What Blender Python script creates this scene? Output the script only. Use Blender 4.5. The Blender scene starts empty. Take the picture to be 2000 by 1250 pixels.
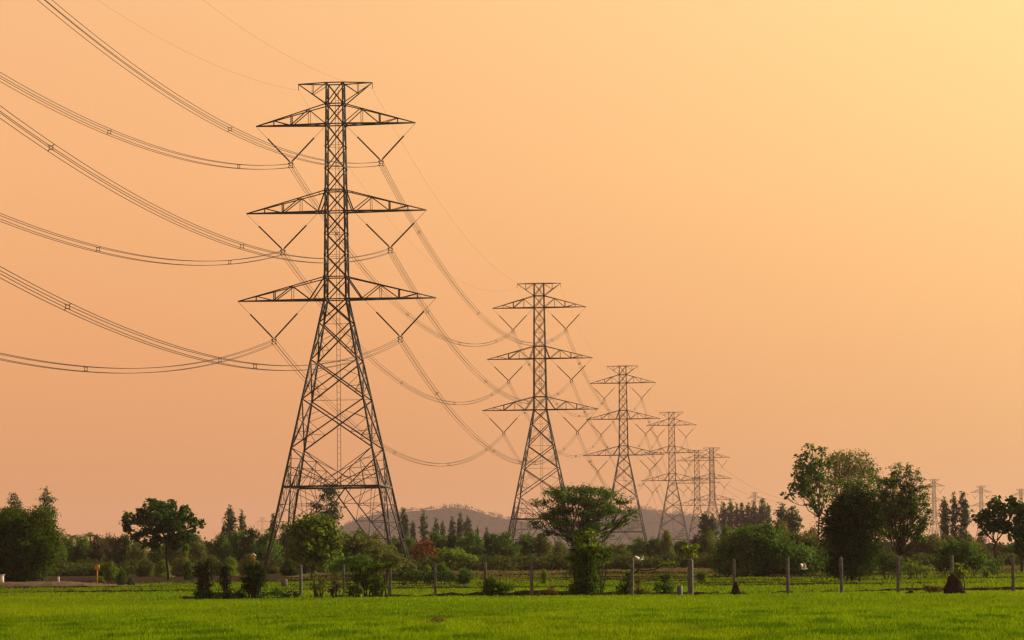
import bpy, math, random
import numpy as np
from mathutils import Matrix, Vector

# ------------------------------------------------------------------ camera, sky, sun, exposure
S = bpy.context.scene
COL = S.collection
F = 6300.0; CX, CY = 1000.0, 625.0
PITCH = math.atan(481.0 / F); ROLL = math.radians(-0.6)
HC = 1.8
cam_d = bpy.data.cameras.new('camera'); cam = bpy.data.objects.new('camera', cam_d); COL.objects.link(cam)
cam_d.sensor_width = 36.0; cam_d.lens = F / 2000.0 * 36.0
cam_d.clip_start = 0.5; cam_d.clip_end = 20000.0
ROT = Matrix.Rotation(math.pi / 2 + PITCH, 4, 'X') @ Matrix.Rotation(ROLL, 4, 'Z')
cam.matrix_world = Matrix.Translation((0, 0, HC)) @ ROT
S.camera = cam

SUN_AZ, SUN_EL = math.radians(62), math.radians(24)      # azimuth measured from +Y to +X
SUN_DIR = Vector((math.sin(SUN_AZ) * math.cos(SUN_EL), math.cos(SUN_AZ) * math.cos(SUN_EL), math.sin(SUN_EL)))
W = bpy.data.worlds.new('World'); S.world = W; W.use_nodes = True
nt = W.node_tree; nt.nodes.clear()
def wn(t, **k):
    n = nt.nodes.new(t)
    for a, b in k.items(): setattr(n, a, b)
    return n
tc = wn('ShaderNodeTexCoord'); sep = wn('ShaderNodeSeparateXYZ'); nt.links.new(tc.outputs['Generated'], sep.inputs[0])
rampz = wn('ShaderNodeValToRGB'); nt.links.new(sep.outputs['Z'], rampz.inputs[0])
SKY = [(0.0, (.700, .298, .124)), (0.03, (.750, .329, .138)), (0.075, (.868, .399, .165)), (0.12, (.945, .464, .200)), (0.175, (.955, .508, .230)), (0.40, (.62, .50, .42)), (1.0, (.30, .33, .40))]
el = rampz.color_ramp.elements
while len(el) < len(SKY): el.new(0.5)
for e, (p, c) in zip(el, SKY): e.position = p; e.color = (*c, 1)
dot = wn('ShaderNodeVectorMath', operation='DOT_PRODUCT'); dot.inputs[1].default_value = SUN_DIR
nt.links.new(tc.outputs['Generated'], dot.inputs[0])
gl = wn('ShaderNodeMapRange', interpolation_type='SMOOTHSTEP'); gl.inputs[1].default_value = .34; gl.inputs[2].default_value = 1.0
nt.links.new(dot.outputs['Value'], gl.inputs[0])
glc = wn('ShaderNodeMix', data_type='RGBA', blend_type='ADD'); glc.inputs[0].default_value = 1
gz_ = wn('ShaderNodeMapRange'); gz_.inputs[1].default_value = 0.0; gz_.inputs[2].default_value = .19; gz_.inputs[3].default_value = .42; gz_.inputs[4].default_value = 1.08
nt.links.new(sep.outputs['Z'], gz_.inputs[0]); gmul = wn('ShaderNodeMath', operation='MULTIPLY'); nt.links.new(gl.outputs[0], gmul.inputs[0]); nt.links.new(gz_.outputs[0], gmul.inputs[1])
glm = wn('ShaderNodeMix', data_type='RGBA'); nt.links.new(gmul.outputs[0], glm.inputs[0])
glm.inputs[6].default_value = (0, 0, 0, 1); glm.inputs[7].default_value = (.62, .70, .25, 1)
nt.links.new(rampz.outputs[0], glc.inputs[6]); nt.links.new(glm.outputs[2], glc.inputs[7])
bg1 = wn('ShaderNodeBackground'); nt.links.new(glc.outputs[2], bg1.inputs[0]); bg1.inputs[1].default_value = 1.0
sky = wn('ShaderNodeTexSky', sky_type='NISHITA'); sky.sun_disc = False
sky.sun_elevation = SUN_EL; sky.sun_rotation = SUN_AZ; sky.dust_density = 6.0
bg2 = wn('ShaderNodeBackground'); nt.links.new(sky.outputs[0], bg2.inputs[0]); bg2.inputs[1].default_value = 0.05
mr = wn('ShaderNodeMapRange'); mr.inputs[1].default_value = .25; mr.inputs[2].default_value = .6; nt.links.new(sep.outputs['Z'], mr.inputs[0])
mx = wn('ShaderNodeMixShader'); nt.links.new(mr.outputs[0], mx.inputs[0]); nt.links.new(bg1.outputs[0], mx.inputs[1]); nt.links.new(bg2.outputs[0], mx.inputs[2])
wo = wn('ShaderNodeOutputWorld'); nt.links.new(mx.outputs[0], wo.inputs[0])

sd = bpy.data.lights.new('sun', 'SUN'); sun = bpy.data.objects.new('sun', sd); COL.objects.link(sun)
sd.energy = 5.0; sd.angle = math.radians(0.6); sd.color = (1.0, .86, .62)
sun.rotation_euler = SUN_DIR.to_track_quat('Z', 'Y').to_euler(); sun.location = (0, 0, 200)
S.view_settings.view_transform = 'Standard'; S.view_settings.look = 'None'
S.view_settings.exposure = 0.0; S.view_settings.gamma = 1.0
S.cycles.use_denoising = True; S.cycles.denoiser = 'OPENIMAGEDENOISE'; S.cycles.denoising_input_passes = 'RGB_ALBEDO_NORMAL'; S.cycles.denoising_prefilter = 'ACCURATE'
S.cycles.volume_bounces = 0
S.cycles.max_bounces = 6; S.cycles.diffuse_bounces = 2; S.cycles.transmission_bounces = 4
S.cycles.filter_width = 1.4

# ------------------------------------------------------------------ helpers
R3 = np.array(ROT.to_3x3())
def hor(px): return 1106.0 - (px - 1000.0) * math.tan(-ROLL)
def at(px, py, D):
    d = R3 @ np.array([(px - CX) / F, -(py - CY) / F, -1.0])
    return np.array([0, 0, HC]) + d * (D / d[1])
def gz(x, y):
    t = np.clip((np.asarray(y, float) - 205.0) / 255.0, 0, 1)
    return 1.5 * (t * 0.6 + 0.4 * t * t * (3 - 2 * t))
def foot(px, D):
    p = at(px, hor(px), D); return np.array([p[0], D, float(gz(p[0], D))])

class MB:
    """collects quads and triangles with a per-face tone"""
    def __init__(s): s.V = []; s.Q = []; s.T = []; s.n = 0; s.qt = []; s.tt = []
    def add(s, V, Q=None, T=None, qt=None, tt=None):
        V = np.asarray(V, float).reshape(-1, 3)
        if Q is not None and len(Q):
            Q = np.asarray(Q, int).reshape(-1, 4); s.Q.append(Q + s.n); s.qt.append(np.full(len(Q), .5) if qt is None else np.asarray(qt, float))
        if T is not None and len(T):
            T = np.asarray(T, int).reshape(-1, 3); s.T.append(T + s.n); s.tt.append(np.full(len(T), .5) if tt is None else np.asarray(tt, float))
        s.V.append(V); s.n += len(V); return s
    def bar(s, p, q, w, w2=None):
        p = np.asarray(p, float); q = np.asarray(q, float); d = q - p; L = np.linalg.norm(d)
        if L < 1e-6: return s
        d = d / L; a = np.cross(d, [0, 0, 1.0] if abs(d[2]) < .95 else [1.0, 0, 0]); a /= np.linalg.norm(a); b = np.cross(d, a)
        h = w / 2; h2 = (w2 or w) / 2
        V = [p + a * i * h + b * j * h for i, j in ((-1, -1), (1, -1), (1, 1), (-1, 1))] + [q + a * i * h2 + b * j * h2 for i, j in ((-1, -1), (1, -1), (1, 1), (-1, 1))]
        return s.add(V, [(0, 1, 5, 4), (1, 2, 6, 5), (2, 3, 7, 6), (3, 0, 4, 7), (3, 2, 1, 0), (4, 5, 6, 7)])
    def tube(s, P, r, n=5):
        P = np.asarray(P, float); m = len(P); r = np.broadcast_to(np.asarray(r, float), (m,))
        tg = np.gradient(P, axis=0); tg /= np.linalg.norm(tg, axis=1)[:, None] + 1e-12
        a = np.cross(tg, np.where(np.abs(tg[:, 2:3]) < .9, [[0, 0, 1.0]], [[1.0, 0, 0]])); a /= np.linalg.norm(a, axis=1)[:, None] + 1e-12
        b = np.cross(tg, a); th = np.arange(n) * 2 * math.pi / n
        V = P[:, None] + r[:, None, None] * (a[:, None] * np.cos(th)[None, :, None] + b[:, None] * np.sin(th)[None, :, None])
        i = np.arange(m - 1)[:, None] * n; j = np.arange(n)[None]; k = (j + 1) % n
        Q = np.stack([i + j, i + k, i + n + k, i + n + j], -1).reshape(-1, 4)
        V = V.reshape(-1, 3); T = []
        c0 = len(V); V = np.vstack([V, P[:1], P[-1:]])
        for q in range(n):
            T.append((c0, (q + 1) % n, q)); T.append((c0 + 1, (m - 1) * n + q, (m - 1) * n + (q + 1) % n))
        return s.add(V, Q, T)
    def box(s, c, d, rz=0):
        c = np.asarray(c, float); x, y, z = np.asarray(d, float) / 2; ca, sa = math.cos(rz), math.sin(rz)
        V = [c + [i * x * ca - j * y * sa, i * x * sa + j * y * ca, k * z] for k in (-1, 1) for i, j in ((-1, -1), (1, -1), (1, 1), (-1, 1))]
        return s.add(V, [(3, 2, 1, 0), (4, 5, 6, 7), (0, 1, 5, 4), (1, 2, 6, 5), (2, 3, 7, 6), (3, 0, 4, 7)])
    def mesh(s, name, mats, smooth=False, off=None):
        V = np.vstack(s.V)
        if off is not None: V = V - np.asarray(off)
        Q = np.vstack(s.Q) if s.Q else np.zeros((0, 4), int); T = np.vstack(s.T) if s.T else np.zeros((0, 3), int)
        me = bpy.data.meshes.new(name); nq, ntr = len(Q), len(T)
        me.vertices.add(len(V)); me.vertices.foreach_set('co', V.astype(np.float32).ravel())
        me.loops.add(nq * 4 + ntr * 3); me.loops.foreach_set('vertex_index', np.concatenate([Q.ravel(), T.ravel()]).astype(np.int32))
        me.polygons.add(nq + ntr)
        me.polygons.foreach_set('loop_start', np.concatenate([np.arange(nq) * 4, nq * 4 + np.arange(ntr) * 3]).astype(np.int32))
        tone = np.concatenate(s.qt + s.tt) if (s.qt or s.tt) else np.zeros(0)
        at_ = me.attributes.new('tone', 'FLOAT', 'FACE'); at_.data.foreach_set('value', tone.astype(np.float32))
        if smooth: me.polygons.foreach_set('use_smooth', np.ones(nq + ntr, bool))
        for m in (mats if isinstance(mats, (list, tuple)) else [mats]): me.materials.append(m)
        me.update(calc_edges=True); return me

def tag(o, label=None, cat=None, group=None, kind=None):
    if label: o['label'] = label
    if cat: o['category'] = cat
    if group: o['group'] = group
    if kind: o['kind'] = kind
    return o
def obj(name, me, parent=None, loc=None):
    o = bpy.data.objects.new(name, me); COL.objects.link(o)
    if parent is not None: o.parent = parent
    if loc is not None: o.location = loc
    return o
def empty(name, loc, label, cat, group=None, rz=0):
    o = bpy.data.objects.new(name, None); COL.objects.link(o); o.location = loc; o.rotation_euler = (0, 0, rz); o.empty_display_size = .3
    return tag(o, label, cat, group)
def copy_tree(o, parent=None):
    c = o.copy(); COL.objects.link(c)
    if parent is not None: c.parent = parent
    for ch in list(o.children): copy_tree(ch, c)
    return c

# ------------------------------------------------------------------ materials
def mat(name, base, rough=.8, metal=0, noise=0.0, nscale=3.0, base2=None, bump=0, spec=.3):
    m = bpy.data.materials.new(name); m.use_nodes = True; t = m.node_tree; p = t.nodes['Principled BSDF']
    p.inputs['Roughness'].default_value = rough; p.inputs['Metallic'].default_value = metal; p.inputs['Specular IOR Level'].default_value = spec
    p.inputs['Base Color'].default_value = (*base, 1)
    if base2 or bump:
        g = t.nodes.new('ShaderNodeNewGeometry'); n = t.nodes.new('ShaderNodeTexNoise'); n.inputs['Scale'].default_value = nscale; n.inputs['Detail'].default_value = 6
        t.links.new(g.outputs['Position'], n.inputs['Vector'])
        if base2:
            r = t.nodes.new('ShaderNodeValToRGB'); r.color_ramp.elements[0].position = .35; r.color_ramp.elements[1].position = .68
            r.color_ramp.elements[0].color = (*base, 1); r.color_ramp.elements[1].color = (*base2, 1)
            t.links.new(n.outputs['Fac'], r.inputs[0]); t.links.new(r.outputs[0], p.inputs['Base Color'])
        if bump:
            b = t.nodes.new('ShaderNodeBump'); b.inputs['Strength'].default_value = bump; t.links.new(n.outputs['Fac'], b.inputs['Height']); t.links.new(b.outputs[0], p.inputs['Normal'])
    return m
def leafmat(name, c1, c2, tr=.35, trc=None, patch=None, pscale=.03):
    """leaf material: per-leaf tone between two greens, diffuse + translucent; optional field-sized patches"""
    m = bpy.data.materials.new(name); m.use_nodes = True; t = m.node_tree; t.nodes.clear(); N = t.nodes.new; L = t.links.new
    a = N('ShaderNodeAttribute'); a.attribute_name = 'tone'
    mixc = N('ShaderNodeMix'); mixc.data_type = 'RGBA'; mixc.inputs[6].default_value = (*c1, 1); mixc.inputs[7].default_value = (*c2, 1)
    L(a.outputs['Fac'], mixc.inputs[0]); colr = mixc.outputs[2]
    if patch:
        g = N('ShaderNodeNewGeometry'); mp = N('ShaderNodeMapping'); mp.inputs['Scale'].default_value = (1, .35, 1); L(g.outputs['Position'], mp.inputs[0])
        n = N('ShaderNodeTexNoise'); n.inputs['Scale'].default_value = pscale; n.inputs['Detail'].default_value = 4; L(mp.outputs[0], n.inputs['Vector'])
        r = N('ShaderNodeMapRange'); r.inputs[1].default_value = .50; r.inputs[2].default_value = .72; r.inputs[4].default_value = .75; L(n.outputs['Fac'], r.inputs[0])
        m2 = N('ShaderNodeMix'); m2.data_type = 'RGBA'; L(r.outputs[0], m2.inputs[0]); L(colr, m2.inputs[6]); m2.inputs[7].default_value = (*patch, 1); colr = m2.outputs[2]
    oi = N('ShaderNodeObjectInfo'); h = N('ShaderNodeHueSaturation'); mr2 = N('ShaderNodeMapRange'); mr2.inputs[3].default_value = .8; mr2.inputs[4].default_value = 1.2
    L(oi.outputs['Random'], mr2.inputs[0]); L(mr2.outputs[0], h.inputs['Value']); L(colr, h.inputs['Color']); colr = h.outputs[0]
    d = N('ShaderNodeBsdfDiffuse'); tl = N('ShaderNodeBsdfTranslucent'); L(colr, d.inputs[0])
    mt = N('ShaderNodeMix'); mt.data_type = 'RGBA'; mt.blend_type = 'MULTIPLY'; mt.inputs[0].default_value = 1; L(colr, mt.inputs[6]); mt.inputs[7].default_value = (*(trc or (1.5, 1.35, .55)), 1)
    L(mt.outputs[2], tl.inputs[0])
    ms = N('ShaderNodeMixShader'); ms.inputs[0].default_value = tr; L(d.outputs[0], ms.inputs[1]); L(tl.outputs[0], ms.inputs[2])
    o = N('ShaderNodeOutputMaterial'); L(ms.outputs[0], o.inputs[0]); return m

M = {}
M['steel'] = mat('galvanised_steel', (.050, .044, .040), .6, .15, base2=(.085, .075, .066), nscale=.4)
M['wire'] = mat('aluminium_wire', (.05, .036, .028), .6, .2)
M['insul'] = mat('brown_insulator', (.035, .026, .024), .35)
M['bark'] = mat('bark', (.030, .023, .018), .9, base2=(.055, .043, .034), nscale=4)
M['palebark'] = mat('pale_bark', (.16, .13, .10), .9, base2=(.09, .075, .06), nscale=3)
M['concrete'] = mat('weathered_concrete', (.105, .10, .09), .9, base2=(.19, .18, .165), nscale=5, bump=.3)
M['white'] = mat('white_paint', (.72, .62, .55), .7, base2=(.55, .46, .40), nscale=3)
M['yellow'] = mat('yellow_paint', (.62, .33, .015), .6, base2=(.5, .24, .01), nscale=4)
M['feather'] = mat('white_feathers', (.82, .76, .68), .8)
M['soil'] = mat('dark_earth', (.026, .019, .010), .95, base2=(.055, .038, .020), nscale=2.5, bump=.6, spec=0)
M['termite'] = mat('termite_earth', (.030, .019, .014), .95, base2=(.055, .034, .025), nscale=5, bump=.8, spec=0)
M['dirt'] = mat('pink_dirt', (.21, .135, .085), .95, base2=(.15, .095, .058), nscale=.8, bump=.4, spec=0)
M['plough'] = mat('ploughed_field', (.075, .046, .029), .95, base2=(.048, .030, .019), nscale=.5, bump=.5, spec=0)
M['ground'] = mat('earth_and_grass', (.055, .060, .018), .95, base2=(.10, .078, .035), nscale=.08, bump=.2, spec=0)
M['mud'] = mat('paddy_soil', (.045, .065, .008), .95, base2=(.06, .08, .012), nscale=.3, spec=0)
M['stubble'] = mat('straw_field', (.15, .125, .035), .95, base2=(.105, .115, .022), nscale=.15, bump=.3, spec=0)
M['olive'] = mat('olive_field', (.110, .155, .012), .95, base2=(.160, .170, .020), nscale=.12, bump=.3, spec=0)
M['hillside'] = mat('dry_hillside', (.050, .036, .034), 1, base2=(.038, .029, .028), nscale=.02, spec=0)
M['rice'] = leafmat('rice_blades', (.062, .128, .003), (.222, .312, .005), .45, (1.25, 1.25, .5), patch=(.245, .290, .005), pscale=.05)
M['drygrass'] = leafmat('dry_grass', (0.1760, 0.1265, 0.0495), (0.1045, 0.1045, 0.0275), .3)
M['bundgrass'] = leafmat('bund_grass', (0.0702, 0.0905, 0.0187), (0.1547, 0.1456, 0.0437), .3)
M['dark'] = leafmat('dark_leaves', (0.0246, 0.0527, 0.0157), (0.0756, 0.1370, 0.0331), .28)
M['vine'] = leafmat('vine_leaves', (0.0287, 0.0606, 0.0096), (0.1277, 0.2274, 0.0232), .34)
M['green'] = leafmat('green_leaves', (0.0464, 0.0968, 0.0232), (0.1577, 0.2591, 0.0507), .34)
M['bamboo'] = leafmat('bamboo_leaves', (0.0297, 0.0594, 0.0112), (0.1296, 0.1944, 0.0288), .40)
M['olivel'] = leafmat('olive_leaves', (0.0835, 0.1089, 0.0327), (0.2122, 0.2329, 0.0673), .34)
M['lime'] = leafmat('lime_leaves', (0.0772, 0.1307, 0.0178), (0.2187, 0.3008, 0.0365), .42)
M['brownl'] = leafmat('brown_leaves', (0.0770, 0.0585, 0.0370), (0.1470, 0.1176, 0.0627), .3)
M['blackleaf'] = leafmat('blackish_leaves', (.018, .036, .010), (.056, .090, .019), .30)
M['rust'] = leafmat('rust_leaves', (0.1650, 0.0630, 0.0330), (0.2325, 0.0930, 0.0450), .3, (1.3, .9, .5))
M['euc'] = leafmat('eucalyptus_leaves', (0.0554, 0.0832, 0.0515), (0.1404, 0.1836, 0.1080), .25)
M['hillwood'] = leafmat('bare_hill_trees', (.040, .029, .028), (.058, .040, .036), .15)
M['drytwig'] = leafmat('dry_twigs', (0.1500, 0.0930, 0.0450), (0.2240, 0.1440, 0.0640), .3)

# ------------------------------------------------------------------ ground, fields, bunds
def sheet(name, x0, x1, y0, y1, m, lift, nx=24, ny=24, zf=gz, wob=0, rng=None, kind='structure'):
    xs = np.linspace(x0, x1, nx + 1); ys = np.linspace(y0, y1, ny + 1)
    X, Y = np.meshgrid(xs, ys)
    if wob:
        ph = rng.uniform(0, 6.28, 4); wv = wob * (np.sin(X / 9 + ph[0]) + .6 * np.sin(X / 3.7 + ph[1]))
        Y = Y + wv
    Z = zf(X, Y) + lift; V = np.stack([X, Y, Z], -1).reshape(-1, 3)
    i = np.arange(ny)[:, None] * (nx + 1); j = np.arange(nx)[None]
    Q = np.stack([i + j, i + j + 1, i + j + nx + 2, i + j + nx + 1], -1).reshape(-1, 4)
    return tag(obj(name, MB().add(V, Q).mesh(name, m, True)), kind=kind)
rg = np.random.default_rng(5)
def ground_sheet():
    mb = MB(); ys = np.concatenate([np.linspace(-50, 180, 6), np.linspace(200, 470, 55), np.linspace(500, 7700, 30)]); xs = np.concatenate([np.linspace(-1500, -120, 8), np.linspace(-100, 100, 11), np.linspace(120, 1500, 8)])
    X, Y = np.meshgrid(xs, ys); V = np.stack([X, Y, gz(X, Y)], -1).reshape(-1, 3); nx = len(xs) - 1; ny = len(ys) - 1
    i = np.arange(ny)[:, None] * (nx + 1); j = np.arange(nx)[None]
    Q = np.stack([i + j, i + j + 1, i + j + nx + 2, i + j + nx + 1], -1).reshape(-1, 4)
    return tag(obj('ground', mb.add(V, Q).mesh('ground', M['ground'], True)), kind='structure')
ground_sheet()

# fields beyond the fence: (pixel x range at their depth, depth range, material)
def field(name, pa, pb, d0, d1, m, lift):
    dm = (d0 + d1) / 2
    return sheet(name, at(pa, hor(pa), dm)[0], at(pb, hor(pb), dm)[0], d0, d1, m, lift, 40, 14, wob=.9, rng=rg)
sheet('paddy_field', -45, 45, 60, 189, M['mud'], .004, 4, 8)
sheet('paddy_field', -60, 60, 192.5, 238, M['mud'], .010, 20, 20)
field('field', -150, 2150, 241, 268, M['olive'], .035)
field('field', -150, 1000, 270, 300, M['olive'], .05)
field('field', 1000, 2150, 270, 300, M['stubble'], .05)
field('field', -200, 700, 302, 372, M['plough'], .065)
field('field', 700, 2200, 302, 340, M['olive'], .065)
field('field', 600, 2250, 342, 420, M['stubble'], .08)

BUNDS = []
def bund(pa, pb, D, w, h, m, slope=0.0):
    xa, xb = at(pa, hor(pa), D)[0], at(pb, hor(pb), D)[0]; n = int((xb - xa) / .7) + 2
    x = np.linspace(xa, xb, n); ph = rg.uniform(0, 6.28, 3)
    yc = D + slope * (x - xa) + .8 * np.sin(x / 11 + ph[0]) + .3 * np.sin(x / 2.3 + ph[1])
    hh = h * (.75 + .3 * np.sin(x / 4.3 + ph[2]) + rg.normal(0, .13, n)); hh = np.clip(hh, h * .25, None)
    prof = [(-.5, -.06), (-.28, .75), (-.08, 1), (.12, .95), (.32, .7), (.5, -.06)]
    V = np.stack([np.stack([x, yc + w * u, gz(x, yc + w * u) + np.where(v > 0, hh * v, v) + (rg.normal(0, .03, n) if v > 0 else 0)], -1) for u, v in prof], 1).reshape(-1, 3)
    k = len(prof); i = np.arange(n - 1)[:, None] * k; j = np.arange(k - 1)[None]
    Q = np.stack([i + j, i + k + j, i + k + j + 1, i + j + 1], -1).reshape(-1, 4)
    BUNDS.append((x, yc, hh, w))
    return tag(obj('field_bund', MB().add(V, Q).mesh('field_bund', m)), kind='structure')
bund(355, 2100, 190.6, 1.5, .28, M['soil'])
bund(-100, 2100, 239.5, 1.6, .17, M['soil'])
bund(-100, 2100, 269, 1.8, .19, M['soil'])
bund(450, 1500, 252, 1.3, .15, M['soil'], .05)
bund(1000, 1700, 285, 1.5, .2, M['soil'], -.04)
bund(200, 2200, 301, 1.8, .24, M['soil'])
bund(620, 2200, 341, 2.2, .3, M['soil'])
bund(600, 2250, 372, 2.4, .3, M['dirt'], .03)
bund(1500, 1640, 292, 2.0, .3, M['soil'])
# dirt road on its own low bank at the left
xa, xb = at(-60, 1116, 283)[0], at(262, 1114, 283)[0]
def road(x0, x1, y0, y1, h):
    n = 60; x = np.linspace(x0, x1, n); prof = [(y0 - 1.4, -.05), (y0 - .9, h * .45), (y0 - .2, h * .9), (y0 + .2, h), ((y0 + y1) / 2, h + .06), (y1, h), (y1 + 1.2, -.05)]
    fall = np.clip((x1 - x) / 6.0, 0, 1); k = len(prof)
    V = np.stack([np.stack([x, np.full(n, y) + .35 * np.sin(x / 3 + y), gz(x, y) + np.where(v > 0, v * fall + rg.normal(0, .035, n), v)], -1) for y, v in prof], 1).reshape(-1, 3)
    i = np.arange(n - 1)[:, None] * k; j = np.arange(k - 1)[None]
    Q = np.stack([i + j, i + k + j, i + k + j + 1, i + j + 1], -1).reshape(-1, 4)
    return tag(obj('dirt_road', MB().add(V, Q).mesh('dirt_road', M['dirt'], True)), kind='structure')
road(xa, xb, 277, 286, .42)

# ------------------------------------------------------------------ grass (stuff)
def noise2(x, y, rng, sc, octs=4):
    z = np.zeros_like(x); a = 1.0
    for o in range(octs):
        for _ in range(4):
            th = rng.uniform(0, 6.28); k = 2 * math.pi / (sc * .5 ** o) * rng.uniform(.7, 1.3)
            z += a * np.sin(k * (x * math.cos(th) + y * math.sin(th) * .6) + rng.uniform(0, 6.28)) / 4
        a *= .6
    return z
def grass(name, m, P, hgt, wid, nb, rng, lean=.35, bias=None):
    """P (n,3) tuft roots; nb blades each, one bent blade = quad + tip triangle"""
    n = len(P); N = n * nb
    root = np.repeat(P, nb, 0) + np.concatenate([rng.normal(0, .05, (N, 2)), np.zeros((N, 1))], 1)
    th = rng.uniform(0, 6.28, N); hh = np.repeat(hgt, nb) * rng.uniform(.6, 1.15, N); ww = np.repeat(wid, nb) * rng.uniform(.7, 1.3, N)
    a = np.stack([np.cos(th), np.sin(th), np.zeros(N)], 1); ph = rng.uniform(0, 6.28, N); ln = rng.uniform(.05, lean, N)[:, None] * hh[:, None]
    l = np.stack([np.cos(ph), np.sin(ph), np.zeros(N)], 1) * ln
    up = np.stack([np.zeros(N), np.zeros(N), hh], 1); w = a * ww[:, None] * .5
    v0 = root - w; v1 = root + w; mid = root + up * .6 + l * .35; v2 = mid + w * .8; v3 = mid - w * .8; v4 = root + up + l
    V = np.stack([v0, v1, v2, v3, v4], 1).reshape(-1, 3); b = np.arange(N)[:, None] * 5
    tone = np.clip(rng.normal(0, .18, N) + (.5 if bias is None else np.repeat(bias, nb)), 0, 1)
    me = MB().add(V, b + [[0, 1, 2, 3]], b + [[3, 2, 4]], tone, tone).mesh(name, m)
    return tag(obj(name, me), kind='stuff')
rg2 = np.random.default_rng(11)
def scatter(n, d0, d1, margin=1.08, pw=1.0):
    u = rg2.uniform(0, 1, n); D = d0 * (d1 / d0) ** (u ** pw)
    x = rg2.uniform(-1, 1, n) * D * 1000 / F * margin
    return x, D
x, y = scatter(150000, 66, 190)
nz = noise2(x, y, np.random.default_rng(3), 9); nz2 = noise2(x, y, np.random.default_rng(4), 28)
nz3 = noise2(x * 1.0, y * .55, np.random.default_rng(14), 3.2, 3)
hg = np.clip(.14 + .025 * nz + .025 * nz2 + .06 * nz3 * np.clip((125 - y) / 40, .2, 1) + rg2.normal(0, .022, len(x)), .06, .38)
grass('rice_grass', M['rice'], np.stack([x, y, np.zeros_like(x)], 1), hg, .009 + y * .00017, 4, rg2, bias=np.clip(.58 + .15 * nz + .16 * nz2 - .55 * np.maximum(nz3 - .1, 0) * np.clip((140 - y) / 45, .1, 1) * 2.2, .0, 1))
x, y = scatter(26000, 192.6, 238.5)
nz = noise2(x, y, np.random.default_rng(7), 14)
grass('rice_grass', M['rice'], np.stack([x, y, gz(x, y)], 1), np.clip(.16 + .03 * nz, .05, .4), np.full(len(x), .07), 2, rg2)
x, y = scatter(24000, 240, 300); nz = noise2(x, y, np.random.default_rng(8), 20); k = nz > -.75; x, y = x[k], y[k]
xl = at(262, 1114, 280)[0]; k = ~((x < xl) & (y > 274)); x, y = x[k], y[k]
grass('rice_grass', M['rice'], np.stack([x, y, gz(x, y) + .03], 1), rg2.uniform(.08, .2, len(x)), np.full(len(x), .10), 2, rg2)
x, y = scatter(7000, 302, 430); xl2 = at(600, 1110, 350)[0]; k = (x > xl2); x, y = x[k], y[k]
grass('dry_grass', M['drygrass'], np.stack([x, y, gz(x, y) + .05], 1), rg2.uniform(.1, .4, len(x)), np.full(len(x), .13), 2, rg2)
# grass growing on the bunds
PB = []; HB = []
for (bx, by, bh, bw) in BUNDS:
    n = int(len(bx) * 4.5); i = rg2.integers(0, len(bx), n); u = rg2.uniform(-.45, .45, n)
    PB.append(np.stack([bx[i] + rg2.uniform(-.5, .5, n), by[i] + u * bw, gz(bx[i], by[i]) + bh[i] * (.8 - 1.2 * np.abs(u))], 1)); HB.append(rg2.uniform(.08, .26, n) * (1 + .8 * (rg2.random(n) > .93)))
grass('bund_grass', M['bundgrass'], np.vstack(PB), np.concatenate(HB), np.full(sum(map(len, HB)), .07), 3, rg2, .8)

# ------------------------------------------------------------------ far hill with its bare wood
HD = 6500.0
prof = [(520, 1108), (600, 1075), (650, 1040), (690, 1020), (720, 1010), (760, 1003), (800, 1000), (850, 996), (885, 993), (920, 997), (955, 1007), (990, 1015), (1040, 1024), (1090, 1030), (1140, 1022), (1190, 1008), (1230, 998), (1258, 994), (1290, 1004), (1345, 1009), (1390, 1022), (1440, 1042), (1520, 1075), (1600, 1104)]
hx = np.array([at(p, hor(p), HD)[0] for p, _ in prof]); hz = np.array([at(p, q, HD)[2] for p, q in prof])
def hillz(x, y):
    b = np.interp(x, hx, hz, left=0, right=0); t = np.clip(1 - ((y - HD) / 620.0) ** 2, 0, 1)
    return b * t + 1.0 * np.sin(x / 23) * t + .8 * np.sin(x / 9.1 + y / 17) * t - .3
xs = np.linspace(hx[0] - 30, hx[-1] + 30, 140); ys = np.linspace(HD - 625, HD + 625, 40); X, Y = np.meshgrid(xs, ys)
i = np.arange(39)[:, None] * 140; j = np.arange(139)[None]
hm = MB().add(np.stack([X, Y, hillz(X, Y) + 1.4], -1).reshape(-1, 3), np.stack([i + j, i + j + 1, i + j + 141, i + j + 140], -1).reshape(-1, 4))
tag(obj('hills', hm.mesh('hills', M['hillside'], True)), kind='structure')
hw = MB(); r = np.random.default_rng(21)
for k in range(1250):
    ridge = k < 520
    yy = HD + (r.uniform(-40, 40) if ridge else r.uniform(-560, 0)); xx = r.uniform(hx[1], hx[-2]); z = hillz(xx, yy) + 1.2
    h = r.uniform(3.5, 10) * (1.35 if r.random() < .06 else 1); nl = 16 if ridge else 22; rad = h * (.32 if ridge else .45)
    c = np.array([xx, yy, z + h * .66]) + r.normal(0, 1, (nl, 3)) * [rad * .55, rad * .55, h * .17]
    u = r.normal(0, 1, (nl, 3)); u /= np.linalg.norm(u, axis=1)[:, None]; v = np.cross(u, r.normal(0, 1, (nl, 3))); v /= np.linalg.norm(v, axis=1)[:, None]
    s = r.uniform(.35, .8, nl)[:, None] if ridge else r.uniform(.6, 1.4, nl)[:, None]; s2 = s * (1.6 if ridge else 1)
    b = np.arange(nl)[:, None] * 4
    hw.add(np.stack([c - u * s2, c - v * s * .5, c + u * s2, c + v * s * .5], 1).reshape(-1, 3), b + [[0, 1, 2, 3]], None, r.uniform(0, 1, nl))
    if ridge: hw.tube([[xx, yy, z - .5], [xx + r.normal(0, .3), yy, z + h * .9]], [.3, .1], 3)
tag(obj('hill_woodland', hw.mesh('hill_woodland', M['hillwood'])), kind='stuff')

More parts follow.
